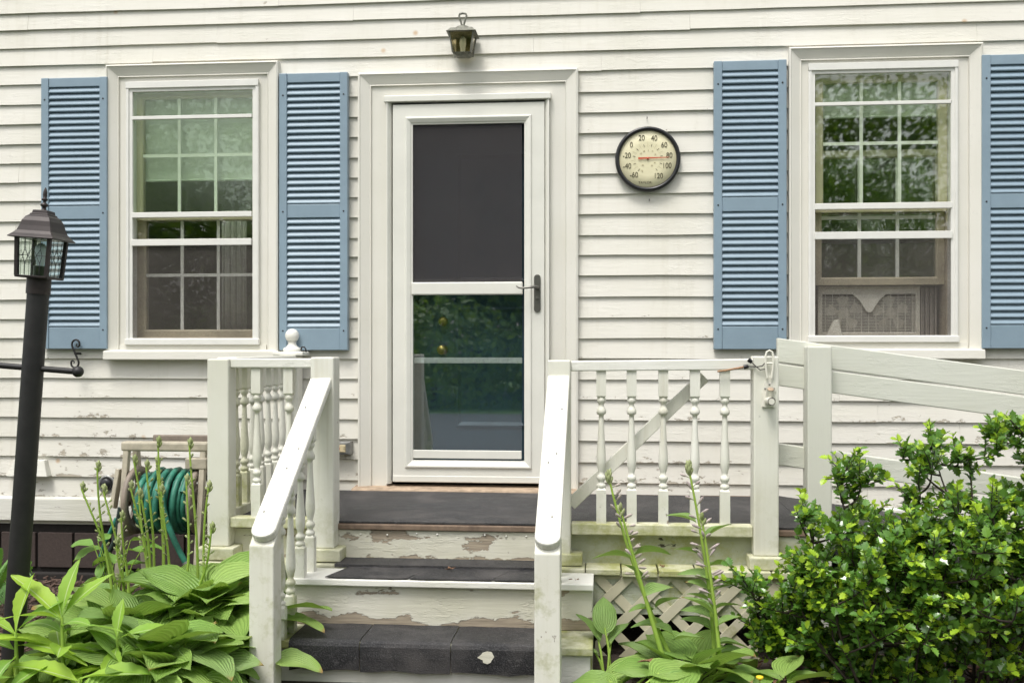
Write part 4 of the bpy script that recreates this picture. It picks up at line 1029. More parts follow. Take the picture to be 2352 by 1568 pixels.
for x_ in (xl_-.035, xr_+.035):
    for sy_ in (-1, 1): B().beam((x_,YH+sy_*.17,0), (x_,YH+sy_*.05,zt_h-.02), .034, .028, up=(1,0,0)).build('leg', M['tan'], hr, bevel=.004)
    B().beam((x_,YH-.13,hc.z-.16),(x_,YH+.13,hc.z-.16), .03, .026, up=(1,0,0)).build('side_bar', M['tan'], hr)
    B().beam((x_,YH-.075,hc.z),(x_,YH+.075,hc.z), .05, .03, up=(1,0,0)).build('axle_plate', M['taupe'], hr, bevel=.004)
B().box(xl_-.06, xr_+.06, YH-.072, YH-.010, zt_h-.030, zt_h+.018).build('tray', M['tan'], hr, bevel=.01)
B().box(xl_+.06, xr_+.06, YH+.03, YH+.05, zt_h-.02, zt_h+.045).build('back_handle', M['taupe'], hr, bevel=.006)
B().box(xr_-.05, xr_+.06, YH-.085, YH-.02, zt_h-.115, zt_h-.060).build('hose_guide', M['tan'], hr, bevel=.006)
ck = W(282,1085,YH-.1); ck2 = W(268,1205,YH-.1)
B().beam((xl_-.075,YH-.05,hc.z+.16),(xl_-.088,YH-.09,hc.z-.03), .05, .022, up=(1,0,0)).build('crank_arm', M['tan'], hr, bevel=.004)
B().beam((xl_-.075,YH-.03,hc.z+.16),(xl_-.03,YH,hc.z+.10), .02, .02).build('crank_stay', M['taupe'], hr)
gh = thing('garden_hose', 'green garden hose wound in uneven loops on the hose reel', 'hose', (hc.x, YH, hc.z-.15))
path = []; nl = 11; rr = .0145
for i in range(nl*18+1):
    t = i/18; a = 2*math.pi*t; f = t/nl; x_ = xl_+.035+(xr_-xl_-.075)*f+.008*math.sin(a*.5+1)+.006*math.sin(a*1.3)
    r_ = .122+.012*math.sin(t*2.1)+.006*math.sin(a*1.7)
    path.append((x_, YH-r_*math.cos(a+1.2), hc.z+r_*math.sin(a+1.2)))
B().tube(path, rr, 9).build('coil', M['hose'], gh)
path = []; nl = 5
for i in range(nl*18+1):
    t = i/18; a = 2*math.pi*t; f = t/nl; x_ = xr_-.045-(xr_-xl_-.11)*f+.016*math.sin(a+.5)
    r_ = .152+.006*math.sin(t*3.1); path.append((x_, YH-r_*math.cos(a+.4), hc.z+r_*math.sin(a+.4)))
B().tube(path, rr, 9).build('outer_coil', M['hose'], gh)
tl_ = [W(372,1120,YH-.165), W(374,1160,YH-.175), W(384,1200,YH-.175), W(402,1245,YH-.17), W(425,1290,YH-.165)]
B().tube(tl_, rr, 9).build('tail', M['hose'], gh); B().tube([tl_[-1], W(432,1302,YH-.165)], [.017,.017], 10).build('coupling', M['grey_metal'], gh)
B().tube([W(276,1165,YH-.12), W(272,1190,YH-.12), W(271,1215,YH-.1), W(262,1245,YH-.1), W(240,1290,YH-.05)], .012, 8).build('feed_hose', M['darkhose'], gh)
B().tube([W(268,1190,YH-.05), W(255,1220,YH-.05), W(240,1250,YH), W(228,1290,YH)], .012, 8).build('feed_hose', M['hose'], gh)
#PLANTS
# ------------------------------------------------------------------ plants
def leaf_mesh(name, mat, L, Wd, nx=9, ny=6, cup=.25, droop=.5, heart=.0, wave=.0, wide=.42, seed=0, tipcurl=0., fold=0., teeth=0.):
    """leaf lying along +X from its base, UV u along, v across"""
    r = random.Random(seed); vs = []; uv = []
    for i in range(nx+1):
        t = i/nx
        # outline: widest at 'wide'
        tt = t**(math.log(.5)/math.log(wide))
        w_ = math.sin(math.pi*tt)**.85 if 0 < t < 1 else .0
        if heart and t < .25: w_ = max(w_, math.sqrt(max(0, t/.25))*.88)
        w_ *= Wd/2
        if teeth: w_ *= 1+teeth*(1 if i % 2 else -1)
        for j in range(ny+1):
            v = -1+2*j/ny
            x = t*L-heart*L*.16*(abs(v)**1.5)*(1-t)*(1 if t < .5 else 0)*1.4
            y = v*w_
            ang = droop*t*t
            z = cup*abs(v)**1.4*w_*(1-fold)+fold*abs(v)*w_+wave*Wd*math.sin(t*9+v*2+seed)*abs(v)+(-droop*L*.5*t*t)+tipcurl*L*max(0, t-.75)**1.5
            vs.append((x, y, z)); uv.append((t, .5+.5*v))
    fs = [(i*(ny+1)+j, (i+1)*(ny+1)+j, (i+1)*(ny+1)+j+1, i*(ny+1)+j+1) for i in range(nx) for j in range(ny)]
    me = bpy.data.meshes.new(name); me.from_pydata(vs, [], fs); me.materials.append(mat)
    ul = me.uv_layers.new(name='UVMap')
    for l in me.loops: ul.data[l.index].uv = uv[l.vertex_index]
    me.polygons.foreach_set('use_smooth', [True]*len(fs)); return me
def orient(az, pitch, roll):      # leaf +X pointing along azimuth, pitched up
    return (Matrix.Rotation(az, 4, 'Z') @ Matrix.Rotation(-pitch, 4, 'Y') @ Matrix.Rotation(roll, 4, 'X')).to_euler()
HL = [leaf_mesh('hosta_leaf', M['hosta'], .160, .140, droop=.30+.16*k, heart=1, wide=.36, cup=.42-.20*k, wave=.03+.012*k, seed=k+3, tipcurl=.25 if k % 2 else -.3) for k in range(4)]
HL2 = [leaf_mesh('hosta_leaf', M['hosta2'], .150, .120, droop=.3+.2*k, heart=1, cup=.32-.1*k, wave=.03, seed=k+13) for k in range(3)]
def stalk(parent, base, tip, nb, bud_m, head=.0, rs=.0065, bend=.02, flip=1, spread=.5, start=.35):
    base, tip = Vector(base), Vector(tip); r = R; n = 10; pts = []
    for k in range(n+1):
        t = k/n; pts.append(base.lerp(tip, t)+Vector((bend*math.sin(math.pi*t), .01*math.sin(t*5), 0)))
    o = B().tube(pts, [rs*(1-.45*k/n) for k in range(n+1)], 7).build('flower_stalk', M['stem'], parent)
    b = B(); br = B()
    for k in range(nb):
        t = start+(1-start)*(k+r.random()*.6)/nb; p = base.lerp(tip, t)+Vector((bend*math.sin(math.pi*t), 0, 0))
        az = r.uniform(0, 6.28); el = .4+.5*t; d = Vector((math.cos(az)*math.cos(el), math.sin(az)*math.cos(el), math.sin(el)))
        L = (.030 if bud_m == 'lilac' else .019)*r.uniform(.7,1.2); q = p+d*.010
        b.tube([q, q+d*L*.35, q+d*L*.75, q+d*L], [.0022,.0042,.0046,.0012], 6)
        br.tube([p, q], [.0016,.0014], 5)
    for k in range(int(head)):
        a = k*2.4; h = k/max(1, head); d = Vector((math.cos(a)*.55*(1-h*.6), math.sin(a)*.55*(1-h*.6), 1)).normalized(); q = tip+Vector((0,0,-.016+.026*h))
        b2 = br; b2.tube([q, q+d*.010, q+d*.022, q+d*.028], [.003,.0062,.005,.001], 6)
    if nb: b.build('buds', M[bud_m], o)['kind'] = 'stuff'
    br.build('bud_head', M['bud'], o)['kind'] = 'stuff'
    return o
def hosta(name, label, c, spots, rad_, hmax, meshes, stalks=(), group=None, scale=1., n_in=0):
    pl = thing(name, label, 'plant', (c[0], c[1], 0), group)
    stems = B()
    for (az, rr, h, pitch, sc) in spots:
        p = Vector((c[0]+rr*math.cos(az), c[1]+rr*math.sin(az), h)); me = R.choice(meshes)
        lf = meshobj('leaf', me, pl, p, orient(az+R.uniform(-.35,.35), pitch, R.uniform(-.35,.35)), sc*scale)
        c0 = Vector((c[0]+R.uniform(-.04,.04), c[1]+R.uniform(-.04,.04), .0))
        stems.tube([c0, c0.lerp(p, .5)+Vector((0,0,h*.18)), p], [.006,.005,.0035], 6)
    so = stems.build('leaf_stalks', M['stem'], pl); so['kind'] = 'stuff'
    return pl
def rosette(n, rmax, hmax, seed):
    r = random.Random(seed); out = []
    for k in range(n):
        f = (k+.5)/n; az = k*2.39996+r.uniform(-.3,.3); rr = rmax*math.sqrt(f)*r.uniform(.85,1.1); h = hmax*(1-.55*f**1.2)*r.uniform(.8,1.15)
        pitch = rad(40*(1-f)-40*f+r.uniform(-20,16)); pitch -= rad(26)*max(0, -math.sin(az))*f; out.append((az, rr, h, pitch, r.uniform(.75,1.25)))
    return out
# left hosta bed: several clumps
clumps = [((440,-1.45), 74, .30, .29, 'broad green hosta clump sending up budding stalks in front of the hose reel', 21, 1.18),
          ((300,-1.62), 54, .26, .24, 'hosta clump with ribbed leaves between the lamp post and the stalked hosta', 22, 1.15),
          ((540,-1.50), 56, .23, .30, 'hosta clump crowding against the newel post and stair side', 23, 1.22),
          ((260,-1.12), 28, .20, .18, 'small pale hosta clump on the mulch near the foundation', 24, 1.05),
          ((420,-1.95), 48, .26, .20, 'low hosta clump spreading its leaves at the bed edge', 25, 1.2),
          ((545,-1.88), 42, .22, .21, 'dark leaved hosta clump beside the foot of the newel post', 26, 1.2),
          ((170,-1.75), 36, .20, .17, 'hosta clump half hidden beneath the toothed bright green weeds', 27, 1.1)]
pls = []
for (pxy, n, rm_, hm, lab, sd_, sc) in clumps:
    xx = WX(pxy[0], pxy[1])
    if xx+rm_ > XLS-.10: xx = XLS-.13-rm_*.72
    pls.append(hosta('hosta', lab, (xx, pxy[1]), rosette(n, rm_, hm, sd_), rm_, hm, HL if sd_ % 2 else HL+HL2, scale=sc))
# flower stalks of the main clump (pixel of tip, pixel of foot)
big = pls[0]
for (tx, ty, bx, by, Y) in ((365,1018,375,1400,-1.30),(437,1022,455,1370,-1.38),(310,1060,345,1400,-1.25),(362,1062,372,1380,-1.20),(338,1072,350,1390,-1.30),(226,1074,262,1380,-1.30),(190,1122,270,1370,-1.28),(240,1128,285,1390,-1.33),(302,1120,340,1350,-1.36),(322,1138,352,1410,-1.38),(430,1105,415,1420,-1.42),(481,1120,470,1400,-1.40),(488,1215,440,1380,-1.45),(281,1188,297,1370,-1.20),(270,1250,290,1400,-1.4),(372,1128,390,1400,-1.35)):
    stalk(big, W(bx,by,Y), W(tx,ty,Y-.02), 9, 'bud', 7, bend=R.uniform(-.02,.02), start=.45)
# two leaves reaching round the newel over the steps
for (px_, py_, Y, az, pt_, sc) in ((652,1398,-1.52,.15,.18,1.15),(655,1420,-1.55,-.25,.02,1.1),(648,1512,-1.70,-.1,-.05,1.0)):
    meshobj('leaf', HL[1], pls[2], W(px_,py_,Y), orient(az, pt_, R.uniform(-.3,.2)), sc)
# right hosta with tall leafy stalks
hcx = WX(1590,-1.62)
rh = hosta('hosta', 'hosta with two tall lilac budded stalks growing before the lattice', (hcx,-1.62), rosette(30,.24,.13,31), .24, .1, HL+HL2, scale=1.05)
LAN = [leaf_mesh('stalk_leaf', M['hosta2'], .125, .068, droop=.35+.25*k, cup=.5, wave=.03, wide=.4, seed=50+k) for k in range(3)]
for (pts, nb, hd, leaves) in (
    (((1560,1545),(1470,1340),(1398,1095)), 13, 9, ((1548,1460,3.3),(1545,1470,.3),(1500,1400,3.4),(1505,1395,.2),(1480,1330,3.0),(1455,1275,.6),(1450,1282,3.0),(1530,1440,2.6))),
    (((1520,1500),(1470,1330),(1425,1168)), 7, 3, ((1478,1370,.4),)),
    (((1640,1545),(1628,1350),(1582,1075)), 18, 11, ((1640,1400,.5),(1636,1385,2.9),(1632,1360,.3),(1630,1355,3.3),(1640,1450,3.3),(1645,1480,.2),(1632,1330,2.6),(1625,1300,.5),(1618,1240,.9),(1600,1200,2.9),(1610,1275,2.9),(1638,1420,3.2),(1650,1500,.1))),
    (((1655,1545),(1642,1400),(1612,1190)), 10, 3, ((1645,1440,.3),(1640,1410,2.8)))):
    Y = -1.60+R.uniform(-.05,.05); a, m, c = [W(*p, Y) for p in pts]
    # stalk through three points
    n = 14; path = []
    for k in range(n+1): t = k/n; path.append(a*(1-t)**2+(m*2-(a+c)*.5)*2*t*(1-t)+c*t*t)
    so = B().tube(path, [.0095*(1-.6*k/n) for k in range(n+1)], 8).build('flower_stalk', M['stem'], rh)
    bb, br = B(), B()
    for k in range(nb):
        t = .50+.48*(k+R.random()*.5)/nb; i = min(n-1, int(t*n)); p = path[i].lerp(path[i+1], t*n-i)
        az = R.choice((0, math.pi))+R.uniform(-.9,.9); el = R.uniform(-.1,.7)+.4*t; d = Vector((math.cos(az)*math.cos(el), -abs(math.sin(az))*math.cos(el), math.sin(el))); L = .042*R.uniform(.7,1.15)*(1.35-t*.6); q = p+d*.016
        bb.tube([q, q+d*L*.3, q+d*L*.75, q+d*L], [.002,.0048,.0056,.0012], 7); br.tube([p, q], [.002,.0017], 5)
    for k in range(hd):
        a_ = k*2.4; h = k/hd; d = Vector((math.cos(a_)*.5*(1-h*.6), math.sin(a_)*.5*(1-h*.6), 1)).normalized(); q = path[-1]+Vector((0,0,-.028+.032*h))
        br.tube([q, q+d*.012, q+d*.026, q+d*.034], [.003,.0075,.006,.001], 6)
    if nb: bb.build('buds', M['lilac'], so)['kind'] = 'stuff'
    br.build('bud_head', M['bud'], so)['kind'] = 'stuff'
    for (lx, ly, az) in leaves: meshobj('stalk_leaf', R.choice(LAN), so, W(lx,ly,Y-.004), orient(az+R.uniform(-.5,.1)*(-1 if az > 1.5 else 1), rad(R.uniform(10,45)), R.uniform(-.5,.3)), R.uniform(.75,1.15))
# hostas' neighbours: small hosta by the stair end, leaf by the shrub
sx_ = WX(1375,-1.50)
hosta('hosta', 'young upright hosta shoot beside the end of the bottom tread', (sx_+.02,-1.50), [(2.6,.03,.17,.9,.75),(.4,.03,.15,.8,.7),(1.4,.02,.20,1.25,.8),(3.6,.04,.12,.5,.65)], .1, .2, HL2)
hosta('hosta', 'hosta with long dark arching leaves below the lattice', (WX(1450,-1.78),-1.78), [(3.0,.08,.09,.1,.95),(.2,.1,.12,.15,1.1),(4.0,.1,.08,.1,1.0),(5.4,.08,.07,.1,1.0),(3.6,.16,.05,0,.9),(5.9,.15,.06,.0,1.0),(.9,.12,.10,.2,.9)], .2, .2, HL)
hosta('hosta', 'hosta with glossy leaves at the foot of the holly shrub', (WX(1790,-1.72),-1.72), [(3.1,.05,.10,.2,.9),(.2,.06,.09,.2,.9),(4.2,.07,.08,.1,.9),(5.2,.08,.07,.1,.9),(.9,.05,.11,.4,.8),(3.8,.12,.05,.0,.9)], .2, .2, HL)
# tall bright weeds in the left corner
WL = [leaf_mesh('weed_leaf', M['weed'], .20, .062, nx=14, droop=.30+.3*k, cup=.5-.2*k, wave=.05, wide=.55, seed=70+k, teeth=.06) for k in range(3)]
def weed(label, c, h, n, tips, Y):
    pl = thing('weed', label, 'plant', (c[0], Y, 0))
    p0 = Vector((c[0], Y, 0)); p1 = Vector((c[1], Y+.02, h)); B().tube([p0, p0.lerp(p1,.5)+Vector((.01,0,0)), p1], [.009,.008,.005], 8).build('stem', M['stem'], pl)
    for (t, az, pitch, sc) in tips: meshobj('leaf', R.choice(WL), pl, p0.lerp(p1, t), orient(az, rad(pitch), R.uniform(-.4,.4)), sc)
    return pl
Yw = -2.05
weed('tall toothed bright green weed before the lamp post with an upright top leaf', (WX(135,Yw), WX(135,Yw)), WZ(135,1420,Yw), 9,
     [(1,1.35,82,1.0),(1,.65,52,1.05),(.98,3.0,42,1.25),(.98,3.9,30,1.1),(.85,.1,25,1.0),(.85,2.7,20,1.1),(.7,5.2,15,1.1),(.7,3.6,20,1.2),(.55,.4,25,1.0),(.55,4.5,12,1.1),(.45,1.8,20,.9),(.9,5.6,35,.9),(.62,2.2,35,1.0)], Yw)
weed('bright green weed with pale midribs leaning over the hostas', (WX(275,-2.0), WX(262,-2.0)), WZ(262,1470,-2.0), 8,
     [(1,1.7,75,.7),(1,.25,22,1.05),(.98,2.9,30,.9),(.9,5.0,-20,1.1),(.8,.1,8,1.15),(.75,3.4,20,1.1),(.6,.8,20,.9),(.6,4.0,10,1.1),(.5,5.6,5,1.1)], -2.0)
weed('bright green weed cut by the photo edge below the lamp post', (WX(30,-2.1), WX(28,-2.1)), WZ(30,1455,-2.1), 8,
     [(1,1.3,76,1.0),(1,.5,45,1.0),(.98,3.3,40,1.0),(.85,.0,10,1.2),(.8,3.0,20,1.1),(.7,5.0,10,1.2),(.55,.3,10,1.2),(.5,4.0,5,1.2),(.5,1.8,20,1.0)], -2.1)
weed('low sprawling weed with broad green leaves at the bed corner', (WX(170,-2.2), WX(175,-2.2)), .18, 8,
     [(1,.0,12,1.3),(.95,3.0,15,1.3),(.9,5.3,5,1.2),(.9,4.2,8,1.2),(.8,1.0,25,1.0),(.8,2.2,25,1.0)], -2.2)
# broad leaf weed near the foundation
BL = [leaf_mesh('broad_leaf', M['broad'], .12, .085, droop=.3+.3*k, cup=.3, wave=.06, wide=.5, seed=90+k) for k in range(2)]
pl = thing('broadleaf_weed', 'pale broad leaved weed growing against the brown foundation blocks', 'plant', (WX(250,-.7), -.7, 0))
sb = B()
for (lx, ly, az, pt_, sc) in ((215,1250,3.1,.05,1.0),(232,1258,3.6,-.15,1.1),(300,1240,.2,.05,.9),(290,1262,.1,-.05,1.2),(262,1285,2.9,.0,1.0),(280,1300,.4,.2,1.0),(240,1290,4.4,-.9,.7),(250,1325,3.4,.0,1.1),(268,1322,.3,.0,1.0),(225,1243,1.2,.4,.7),(330,1255,.1,.1,.8),(255,1270,5.3,-.1,1.0)):
    p = W(lx, ly, -.7+R.uniform(-.05,.05)); meshobj('leaf', R.choice(BL), pl, p, orient(az, pt_, R.uniform(-.4,.4)), sc)
    q = Vector((WX(260,-.7)+R.uniform(-.02,.02), -.7, 0)); sb.tube([q, q.lerp(p,.6)+Vector((0,0,.04)), p], [.004,.003,.002], 6)
sb.build('stems', M['stem'], pl)
# fern at the left edge
fe = thing('fern', 'green fern fronds behind the foot of the lamp post', 'fern', (WX(-20,-.8), -.8, 0))
for k in range(9):
    az = -1.0+k*.33; b = B(); base_ = Vector((WX(-20,-.8), -.8, 0)); L = .42
    prev = []
    for i in range(17):
        t = i/16; p = base_+Vector((math.cos(az)*L*.55*t, math.sin(az)*L*.25*t-.02*k*t, L*.85*t-.18*t*t+.02*k*t)); prev.append(p)
    b.tube(prev, .002, 5)
    for i in range(3, 17):
        p = prev[i]; ln = .055*math.sin(math.pi*min(1,(17-i)/15))+.01
        for s_ in (-1, 1):
            d = Vector((math.sin(az)*s_*.4+math.cos(az)*.3, -.2, .15*s_+.05)).normalized()*ln+Vector((0,0,s_*ln*.5)); w2 = Vector((0,0,.006)) if abs(d.z) < .02 else Vector((.007,0,-.002))
            b.add([p, p+d*.5+w2, p+d, p+d*.5-w2], [(0,1,2,3)])
    b.build('frond', M['fern'], fe, fix=False)
# yellow flower
yf = thing('yellow_flower', 'tiny yellow flower low beside the hosta at the lattice foot', 'flower', W(1745,1570,-1.9)-Vector((0,0,.05)))
p = W(1745,1560,-1.9); B().tube([Vector((p.x,p.y,-.0)), p], .002, 5).build('stem', M['stem'], yf); B().lathe([(.006,0),(.013,.006),(.012,.012),(.001,.014)], p, 10).build('petals', M['yellow'], yf)

# ------------------------------------------------------------------ holly shrub
NR = np.random.RandomState(5)
base = Vector((WX(2140,-1.62), -1.62, 0))
hol = thing('holly_shrub', 'glossy dark green holly shrub with bright new shoots beside the ramp', 'shrub', base)
sil = [(1715,1390),(1770,1385),(1830,1330),(1850,1250),(1905,1235),(1950,1180),(2010,1170),(2060,1200),(2110,1150),(2180,1160),(2250,1135),(2300,1110),(2360,1070),(2420,1040),(2480,1040),(2520,1120),(2530,1500),(2500,1600),(2100,1620),(1830,1600),(1770,1560),(1740,1480),(1715,1430)]
def inside(x, y):
    c = False
    for i in range(len(sil)):
        (x1_, y1_), (x2_, y2_) = sil[i], sil[i-1]
        if (y1_ > y) != (y2_ > y) and x < (x2_-x1_)*(y-y1_)/(y2_-y1_)+x1_: c = not c
    return c
tips = []
for (x, y) in [(1948,1064),(1955,1100),(1975,1120),(2000,1110),(2130,1050),(2120,1085),(2110,1110),(2290,1040),(2310,1010),(2340,1020),(2215,1075),(2140,1016),(2335,978),(2195,1042),(2275,1010),(1850,1175),(1835,1190),(1708,1332),(1700,1350),(2080,1040),(1925,1108),(2230,1090),(2150,1020),(2085,1055),(2350,1000),(2320,980),(1750,1350),(1860,1180),(1930,1080)]:
    tips.append((x, y, -1.55+R.uniform(-.12,.12)))
while len(tips) < 450:
    x, y = R.uniform(1690,2530), R.uniform(940,1600)
    if not inside(x, y): continue
    if y > 1450 and x > 2020 and R.random() < .45: continue
    if y < 1150 and R.random() < .25: continue
    # domed: tips in the middle of the crown stand nearer the viewer
    dx = (x-2180)/480; dy = (y-1330)/330; dome = max(0, 1-dx*dx-dy*dy)
    tips.append((x, y, -1.42-.50*dome*R.uniform(.1,1.0)+R.uniform(-.08,.10)))
lv_pos = []; lv_dir = []; lv_nrm = []; lv_len = []; lv_young = []
br = B()
main = []
for k in range(9):
    a = k*.7; q = base+Vector((.22*math.cos(a), .12*math.sin(a), -.01)); main.append(q)
nodes = []; order_t = tips[:]; R.shuffle(order_t)
for (x, y, Y) in order_t:
    T_ = W(x, y, Y); q = min(main, key=lambda m_: abs(m_.x-T_.x)+R.random()*.3)
    if T_.z < .06: T_.z = .06+R.random()*.05
    thick = .0065
    if nodes and R.random() < .97 and len(nodes) > 60:      # fork off the nearest older branch
        q = min(R.sample(nodes, min(len(nodes), 400)), key=lambda nd: (nd-T_).length+max(0, nd.z-T_.z+.02)*3); thick = .0036
    mid = q.lerp(T_, .6); mid.z = q.z+(T_.z-q.z)*.30; mid += Vector((R.uniform(-.05,.05),R.uniform(-.05,.05),0)); n = 8; path = []
    for k in range(n+1): t = k/n; path.append(q*(1-t)**2+mid*2*t*(1-t)+T_*t*t)
    br.tube(path, [thick*(1-.75*k/n)+.001 for k in range(n+1)], 5, cap=False); nodes += path[3:-1]
    Ld = (T_-q).length; dr = (path[-1]-path[-3]).normalized(); nt_ = 4
    dirs = [(path[-1], (dr+Vector((R.uniform(-.3,.3),R.uniform(-.3,.1),.15))).normalized(), R.uniform(.05,.10), 1)]
    for k in range(nt_):
        t = R.uniform(max(.35, 1-.30/max(.2,Ld)), .97); i = min(n-1, int(t*n)); p = path[i].lerp(path[i+1], t*n-i)
        d = Vector((R.uniform(-1,1), R.uniform(-1,.7), R.uniform(-.1,1.1))).normalized(); d = (d+dr*.6).normalized()
        dirs.append((p, d, R.uniform(.05,.11), 0))
    for (p, d, L, istip) in dirs:
        e = p+d*L; br.tube([p, e], [.0022,.0012], 4, cap=False)
        nl = int(L/.0115)+2
        for k in range(nl):
            f = (k+.6)/nl; c = p+d*L*f; a = k*2.4+R.random()
            s1 = d.orthogonal().normalized(); s2 = d.cross(s1); o = (s1*math.cos(a)+s2*math.sin(a))
            ld = (o*.9+d*(.35+.5*f)+Vector((0,0,.15))).normalized()
            lv_pos.append(c); lv_dir.append(ld); nrm = (Vector((0,-.25,1))+Vector((R.uniform(-.6,.6),R.uniform(-.6,.6),R.uniform(-.3,.4)))).normalized(); lv_nrm.append(nrm)
            yg = f > .55 and ((istip and R.random() < .88) or R.random() < .34)
            lv_young.append(yg); lv_len.append(R.uniform(.018,.040)*(1.05 if not yg else .95))
so = br.build('branches', M['twig'], hol); so['kind'] = 'stuff'
# leaf template: spiny oval, folded along the midrib
tp = []
prof = [(0,.0),(.14,.22),(.30,.44),(.38,.29),(.54,.46),(.62,.27),(.78,.33),(.86,.13),(1.10,0)]
tv = [(0,0,0)]+[(x, w_, .28*w_-.12*x*x) for x, w_ in prof[1:-1]]+[(1.06,0,-.12)]+[(x, -w_, .28*w_-.12*x*x) for x, w_ in reversed(prof[1:-1])]
mids = [(.30,0,-.01),(.62,0,-.045)]
tv += mids; nv = len(tv); a_, b_ = nv-2, nv-1; m_ = len(prof)
left = list(range(0, m_)); rightv = [0]+list(range(nv-3, m_-1, -1))+[m_-1]
def fan_faces(side, flip):
    f = []
    half = len(side)//2
    for i in range(len(side)-1):
        c = a_ if i < half else b_
        f.append((side[i], side[i+1], c) if not flip else (side[i+1], side[i], c))
    f.append((side[half], b_, a_) if not flip else (b_, side[half], a_)); return f
tf = fan_faces(left, True)+fan_faces(rightv, False)
TV = np.array(tv)
def hmesh(mat): 
    me = bpy.data.meshes.new('holly_leaf'); me.from_pydata(tv, [], tf); me.materials.append(mat); return me
HM = {True: hmesh(M['holly_young']), False: hmesh(M['holly_old'])}
P_ = np.array([list(p) for p in lv_pos]); D_ = np.array([list(p) for p in lv_dir]); Nn = np.array([list(p) for p in lv_nrm]); Ll = np.array(lv_len); Yg_ = np.array(lv_young)
S2 = np.cross(Nn, D_); S2 /= np.linalg.norm(S2, axis=1)[:,None]+1e-9; N2 = np.cross(D_, S2)
# nearest, unhidden leaves become parts; the rest one foliage mesh
score = P_[:,1]+NR.uniform(0,.35,len(P_)); order = np.argsort(score); single = set(order[:300].tolist())
for i in single:
    m4 = Matrix(((D_[i][0],S2[i][0],N2[i][0]),(D_[i][1],S2[i][1],N2[i][1]),(D_[i][2],S2[i][2],N2[i][2])))
    meshobj('leaf', HM[bool(Yg_[i])], hol, P_[i], m4.to_euler(), float(Ll[i]))
for yg in (False, True):
    idx = np.array([i for i in range(len(P_)) if i not in single and bool(Yg_[i]) == yg])
    V = P_[idx][:,None,:]+Ll[idx][:,None,None]*(TV[None,:,0:1]*D_[idx][:,None,:]+TV[None,:,1:2]*S2[idx][:,None,:]+TV[None,:,2:3]*N2[idx][:,None,:])-np.array(list(base))
    Fc = (np.array(tf)[None]+ (np.arange(len(idx))*nv)[:,None,None]).reshape(-1,3)
    me = bpy.data.meshes.new('foliage'); me.from_pydata(V.reshape(-1,3).tolist(), [], Fc.tolist()); me.materials.append(M['holly_young' if yg else 'holly_old'])
    o = meshobj('young_foliage' if yg else 'foliage', me, hol, base); o['kind'] = 'stuff'
print('holly leaves', len(P_))

# ------------------------------------------------------------------ mulch and litter
def chips(name, label, areas, n, mat, size=(.018,.05)):
    b = B()
    for k in range(n):
        (x0_, x1_, y0_, y1_) = R.choice(areas); c = Vector((R.uniform(x0_,x1_), R.uniform(y0_,y1_), R.uniform(.0,.03)))
        L, w2, t = R.uniform(*size), R.uniform(.007,.016), R.uniform(.002,.006)
        m = Matrix.Rotation(R.uniform(0,6.28),4,'Z') @ Matrix.Rotation(R.uniform(-.5,.5),4,'Y') @ Matrix.Rotation(R.uniform(-.5,.5),4,'X')
        b.hexa([c+m.to_3x3()@Vector(p) for p in ((-L/2,-w2/2,0),(L/2,-w2*.3,0),(L/2,w2*.4,0),(-L/2,w2/2,0),(-L/2,-w2/2,t),(L/2,-w2*.3,t),(L/2,w2*.4,t),(-L/2,w2/2,t))])
    o = b.build(name, M[mat], fix=False); o['kind'] = 'stuff'; o['label'] = label; o['category'] = 'mulch'; return o
chips('mulch', 'dark bark mulch covering the garden bed', [(-3.4,-1.35,-1.9,-.08)]*3+[(.1,3.2,-2.4,-1.25)], 6500, 'mulch')
chips('leaf_litter', 'brown dry leaf litter under the holly', [(.5,2.6,-2.3,-1.2)], 900, 'deadleaf', (.02,.045))
def dead(label, px_, py_, Y, s=.03):
    p = W(px_,py_,Y); b = B(); pts = []
    for k in range(9):
        a = k*.698; r_ = s*(1 if k % 2 else .55); pts.append((p.x+r_*math.cos(a)*1.2, p.y+r_*math.sin(a)*.7, p.z+R.uniform(.002,.014)))
    b.add(pts+[(p.x,p.y,p.z+.003)], [(k,(k+1)%9,9) for k in range(9)]); o = b.build('dead_leaf', M['deadleaf'], origin=p, fix=False)
    sm_ = o.modifiers.new('thickness','SOLIDIFY'); sm_.thickness = .001; tag(o, label, 'leaf'); return o
dead('curled brown leaf on the end of the upper tread', 1320,1334,-1.32,.022); dead('brown leaf scrap on the deck boards under the gate', 1521,1302,-1.13,.012); dead('dark scrap of roofing on the upper tread', 1035,1308,-1.25,.02)
dead('dry leaf on the deck by the gate post', 1824,1272,-1.10,.03); dead('brown leaf resting on a hosta leaf before the lattice', 1485,1520,-1.68,.03)

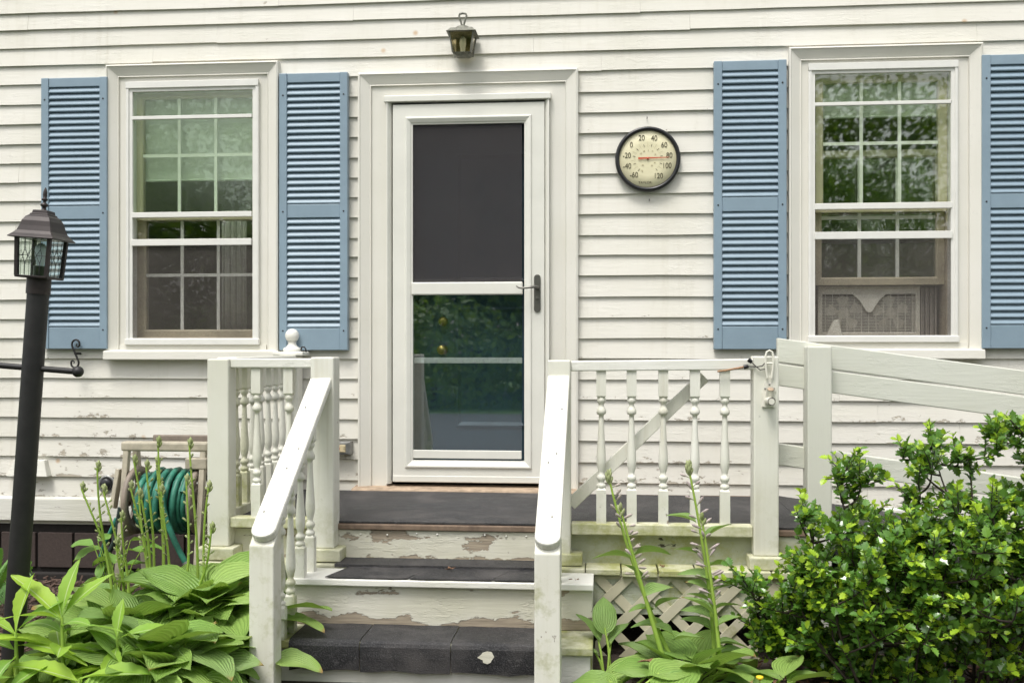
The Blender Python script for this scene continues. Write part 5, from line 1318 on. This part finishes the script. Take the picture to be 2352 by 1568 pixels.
# ------------------------------------------------------------------ trees across the yard, mirrored in the panes
TLEAF = None
def tree(label, c, h, cr, n, seed, low):
    r = np.random.RandomState(seed); t = thing('tree', label, 'tree', (c[0],c[1],0), 'trees across the yard')
    B().tube([(c[0],c[1],-.1),(c[0]+.1,c[1],h*.3),(c[0]-.1,c[1]+.2,h*.6),(c[0],c[1],h*.9)], [.28,.2,.13,.03], 10).build('trunk', M['bark'], t)
    cent = []
    for k in range(26):
        a = r.uniform(0,6.28); e = r.uniform(low,1); rr = cr*math.sqrt(max(.08,1-((e-.55)/.55)**2))*r.uniform(.3,1); cent.append((c[0]+rr*math.cos(a), c[1]+rr*math.sin(a), h*e))
    bl = B()
    for k in cent[::2]: bl.tube([(c[0],c[1],min(h*.6,k[2]*.6)), ((c[0]+k[0])/2,(c[1]+k[1])/2,k[2]*.85), k], [.07,.05,.015], 5)
    bl.build('limbs', M['bark'], t)
    ci = r.randint(0, 26, n); C_ = np.array(cent)[ci]; p = C_+r.normal(0,1,(n,3))*np.array([cr*.24,cr*.24,h*.075])
    u = r.normal(0,1,(n,3)); u /= np.linalg.norm(u,axis=1)[:,None]; v = np.cross(u, r.normal(0,1,(n,3))); v /= np.linalg.norm(v,axis=1)[:,None]
    s = r.uniform(.07,.15,(n,1)); q = np.stack([p-u*s, p+v*s*.55, p+u*s, p-v*s*.55], 1).reshape(-1,3)-np.array([c[0],c[1],0])
    me = bpy.data.meshes.new('crown'); me.from_pydata(q.tolist(), [], np.arange(4*n).reshape(-1,4).tolist()); me.materials.append(M['treeleaf']); o = meshobj('crown', me, t, (c[0],c[1],0)); o['kind'] = 'stuff'
for k, (x, y, h, cr, n, low) in enumerate(((-9,-25,8.5,4.4,20000,.08),(-3.5,-23,8.0,4.4,20000,.06),(1.0,-26,8.5,4.6,15000,.08),(6.0,-24,8.2,3.8,9500,.10),(11,-26,8.6,4.3,9000,.10),(-15,-24,8.5,4.5,16000,.08),(16.5,-25,8,4.4,4000,.12))):
    tree('leafy tree standing across the yard from the house', (x,y), h, cr, n, 40+k, low)
for k in range(9):
    x = -16+k*4.1; tp_ = thing('hedge_bush', 'rounded green bush in the row across the yard', 'bush', (x,-16.5,0), 'bushes across the yard'); r = np.random.RandomState(80+k); n = 2200
    d = r.normal(0,1,(n,3)); d /= np.linalg.norm(d,axis=1)[:,None]; p = d*np.array([2.4,1.2,1.5])*r.uniform(.6,1,(n,1))+np.array([0,0,1.0]); p[:,2] = np.abs(p[:,2])
    u = r.normal(0,1,(n,3)); u /= np.linalg.norm(u,axis=1)[:,None]; v = np.cross(u, d); v /= np.linalg.norm(v,axis=1)[:,None]+1e-6; s = r.uniform(.06,.12,(n,1))
    q = np.stack([p-u*s, p+v*s*.6, p+u*s, p-v*s*.6], 1).reshape(-1,3); me = bpy.data.meshes.new('foliage'); me.from_pydata(q.tolist(), [], np.arange(4*n).reshape(-1,4).tolist()); me.materials.append(M['treeleaf']); o = meshobj('foliage', me, tp_, (x,-16.5,0)); o['kind'] = 'stuff'
    B().tube([(x,-16.5,-.05),(x+.1,-16.5,.8)], .06, 8).build('stem', M['bark'], tp_)
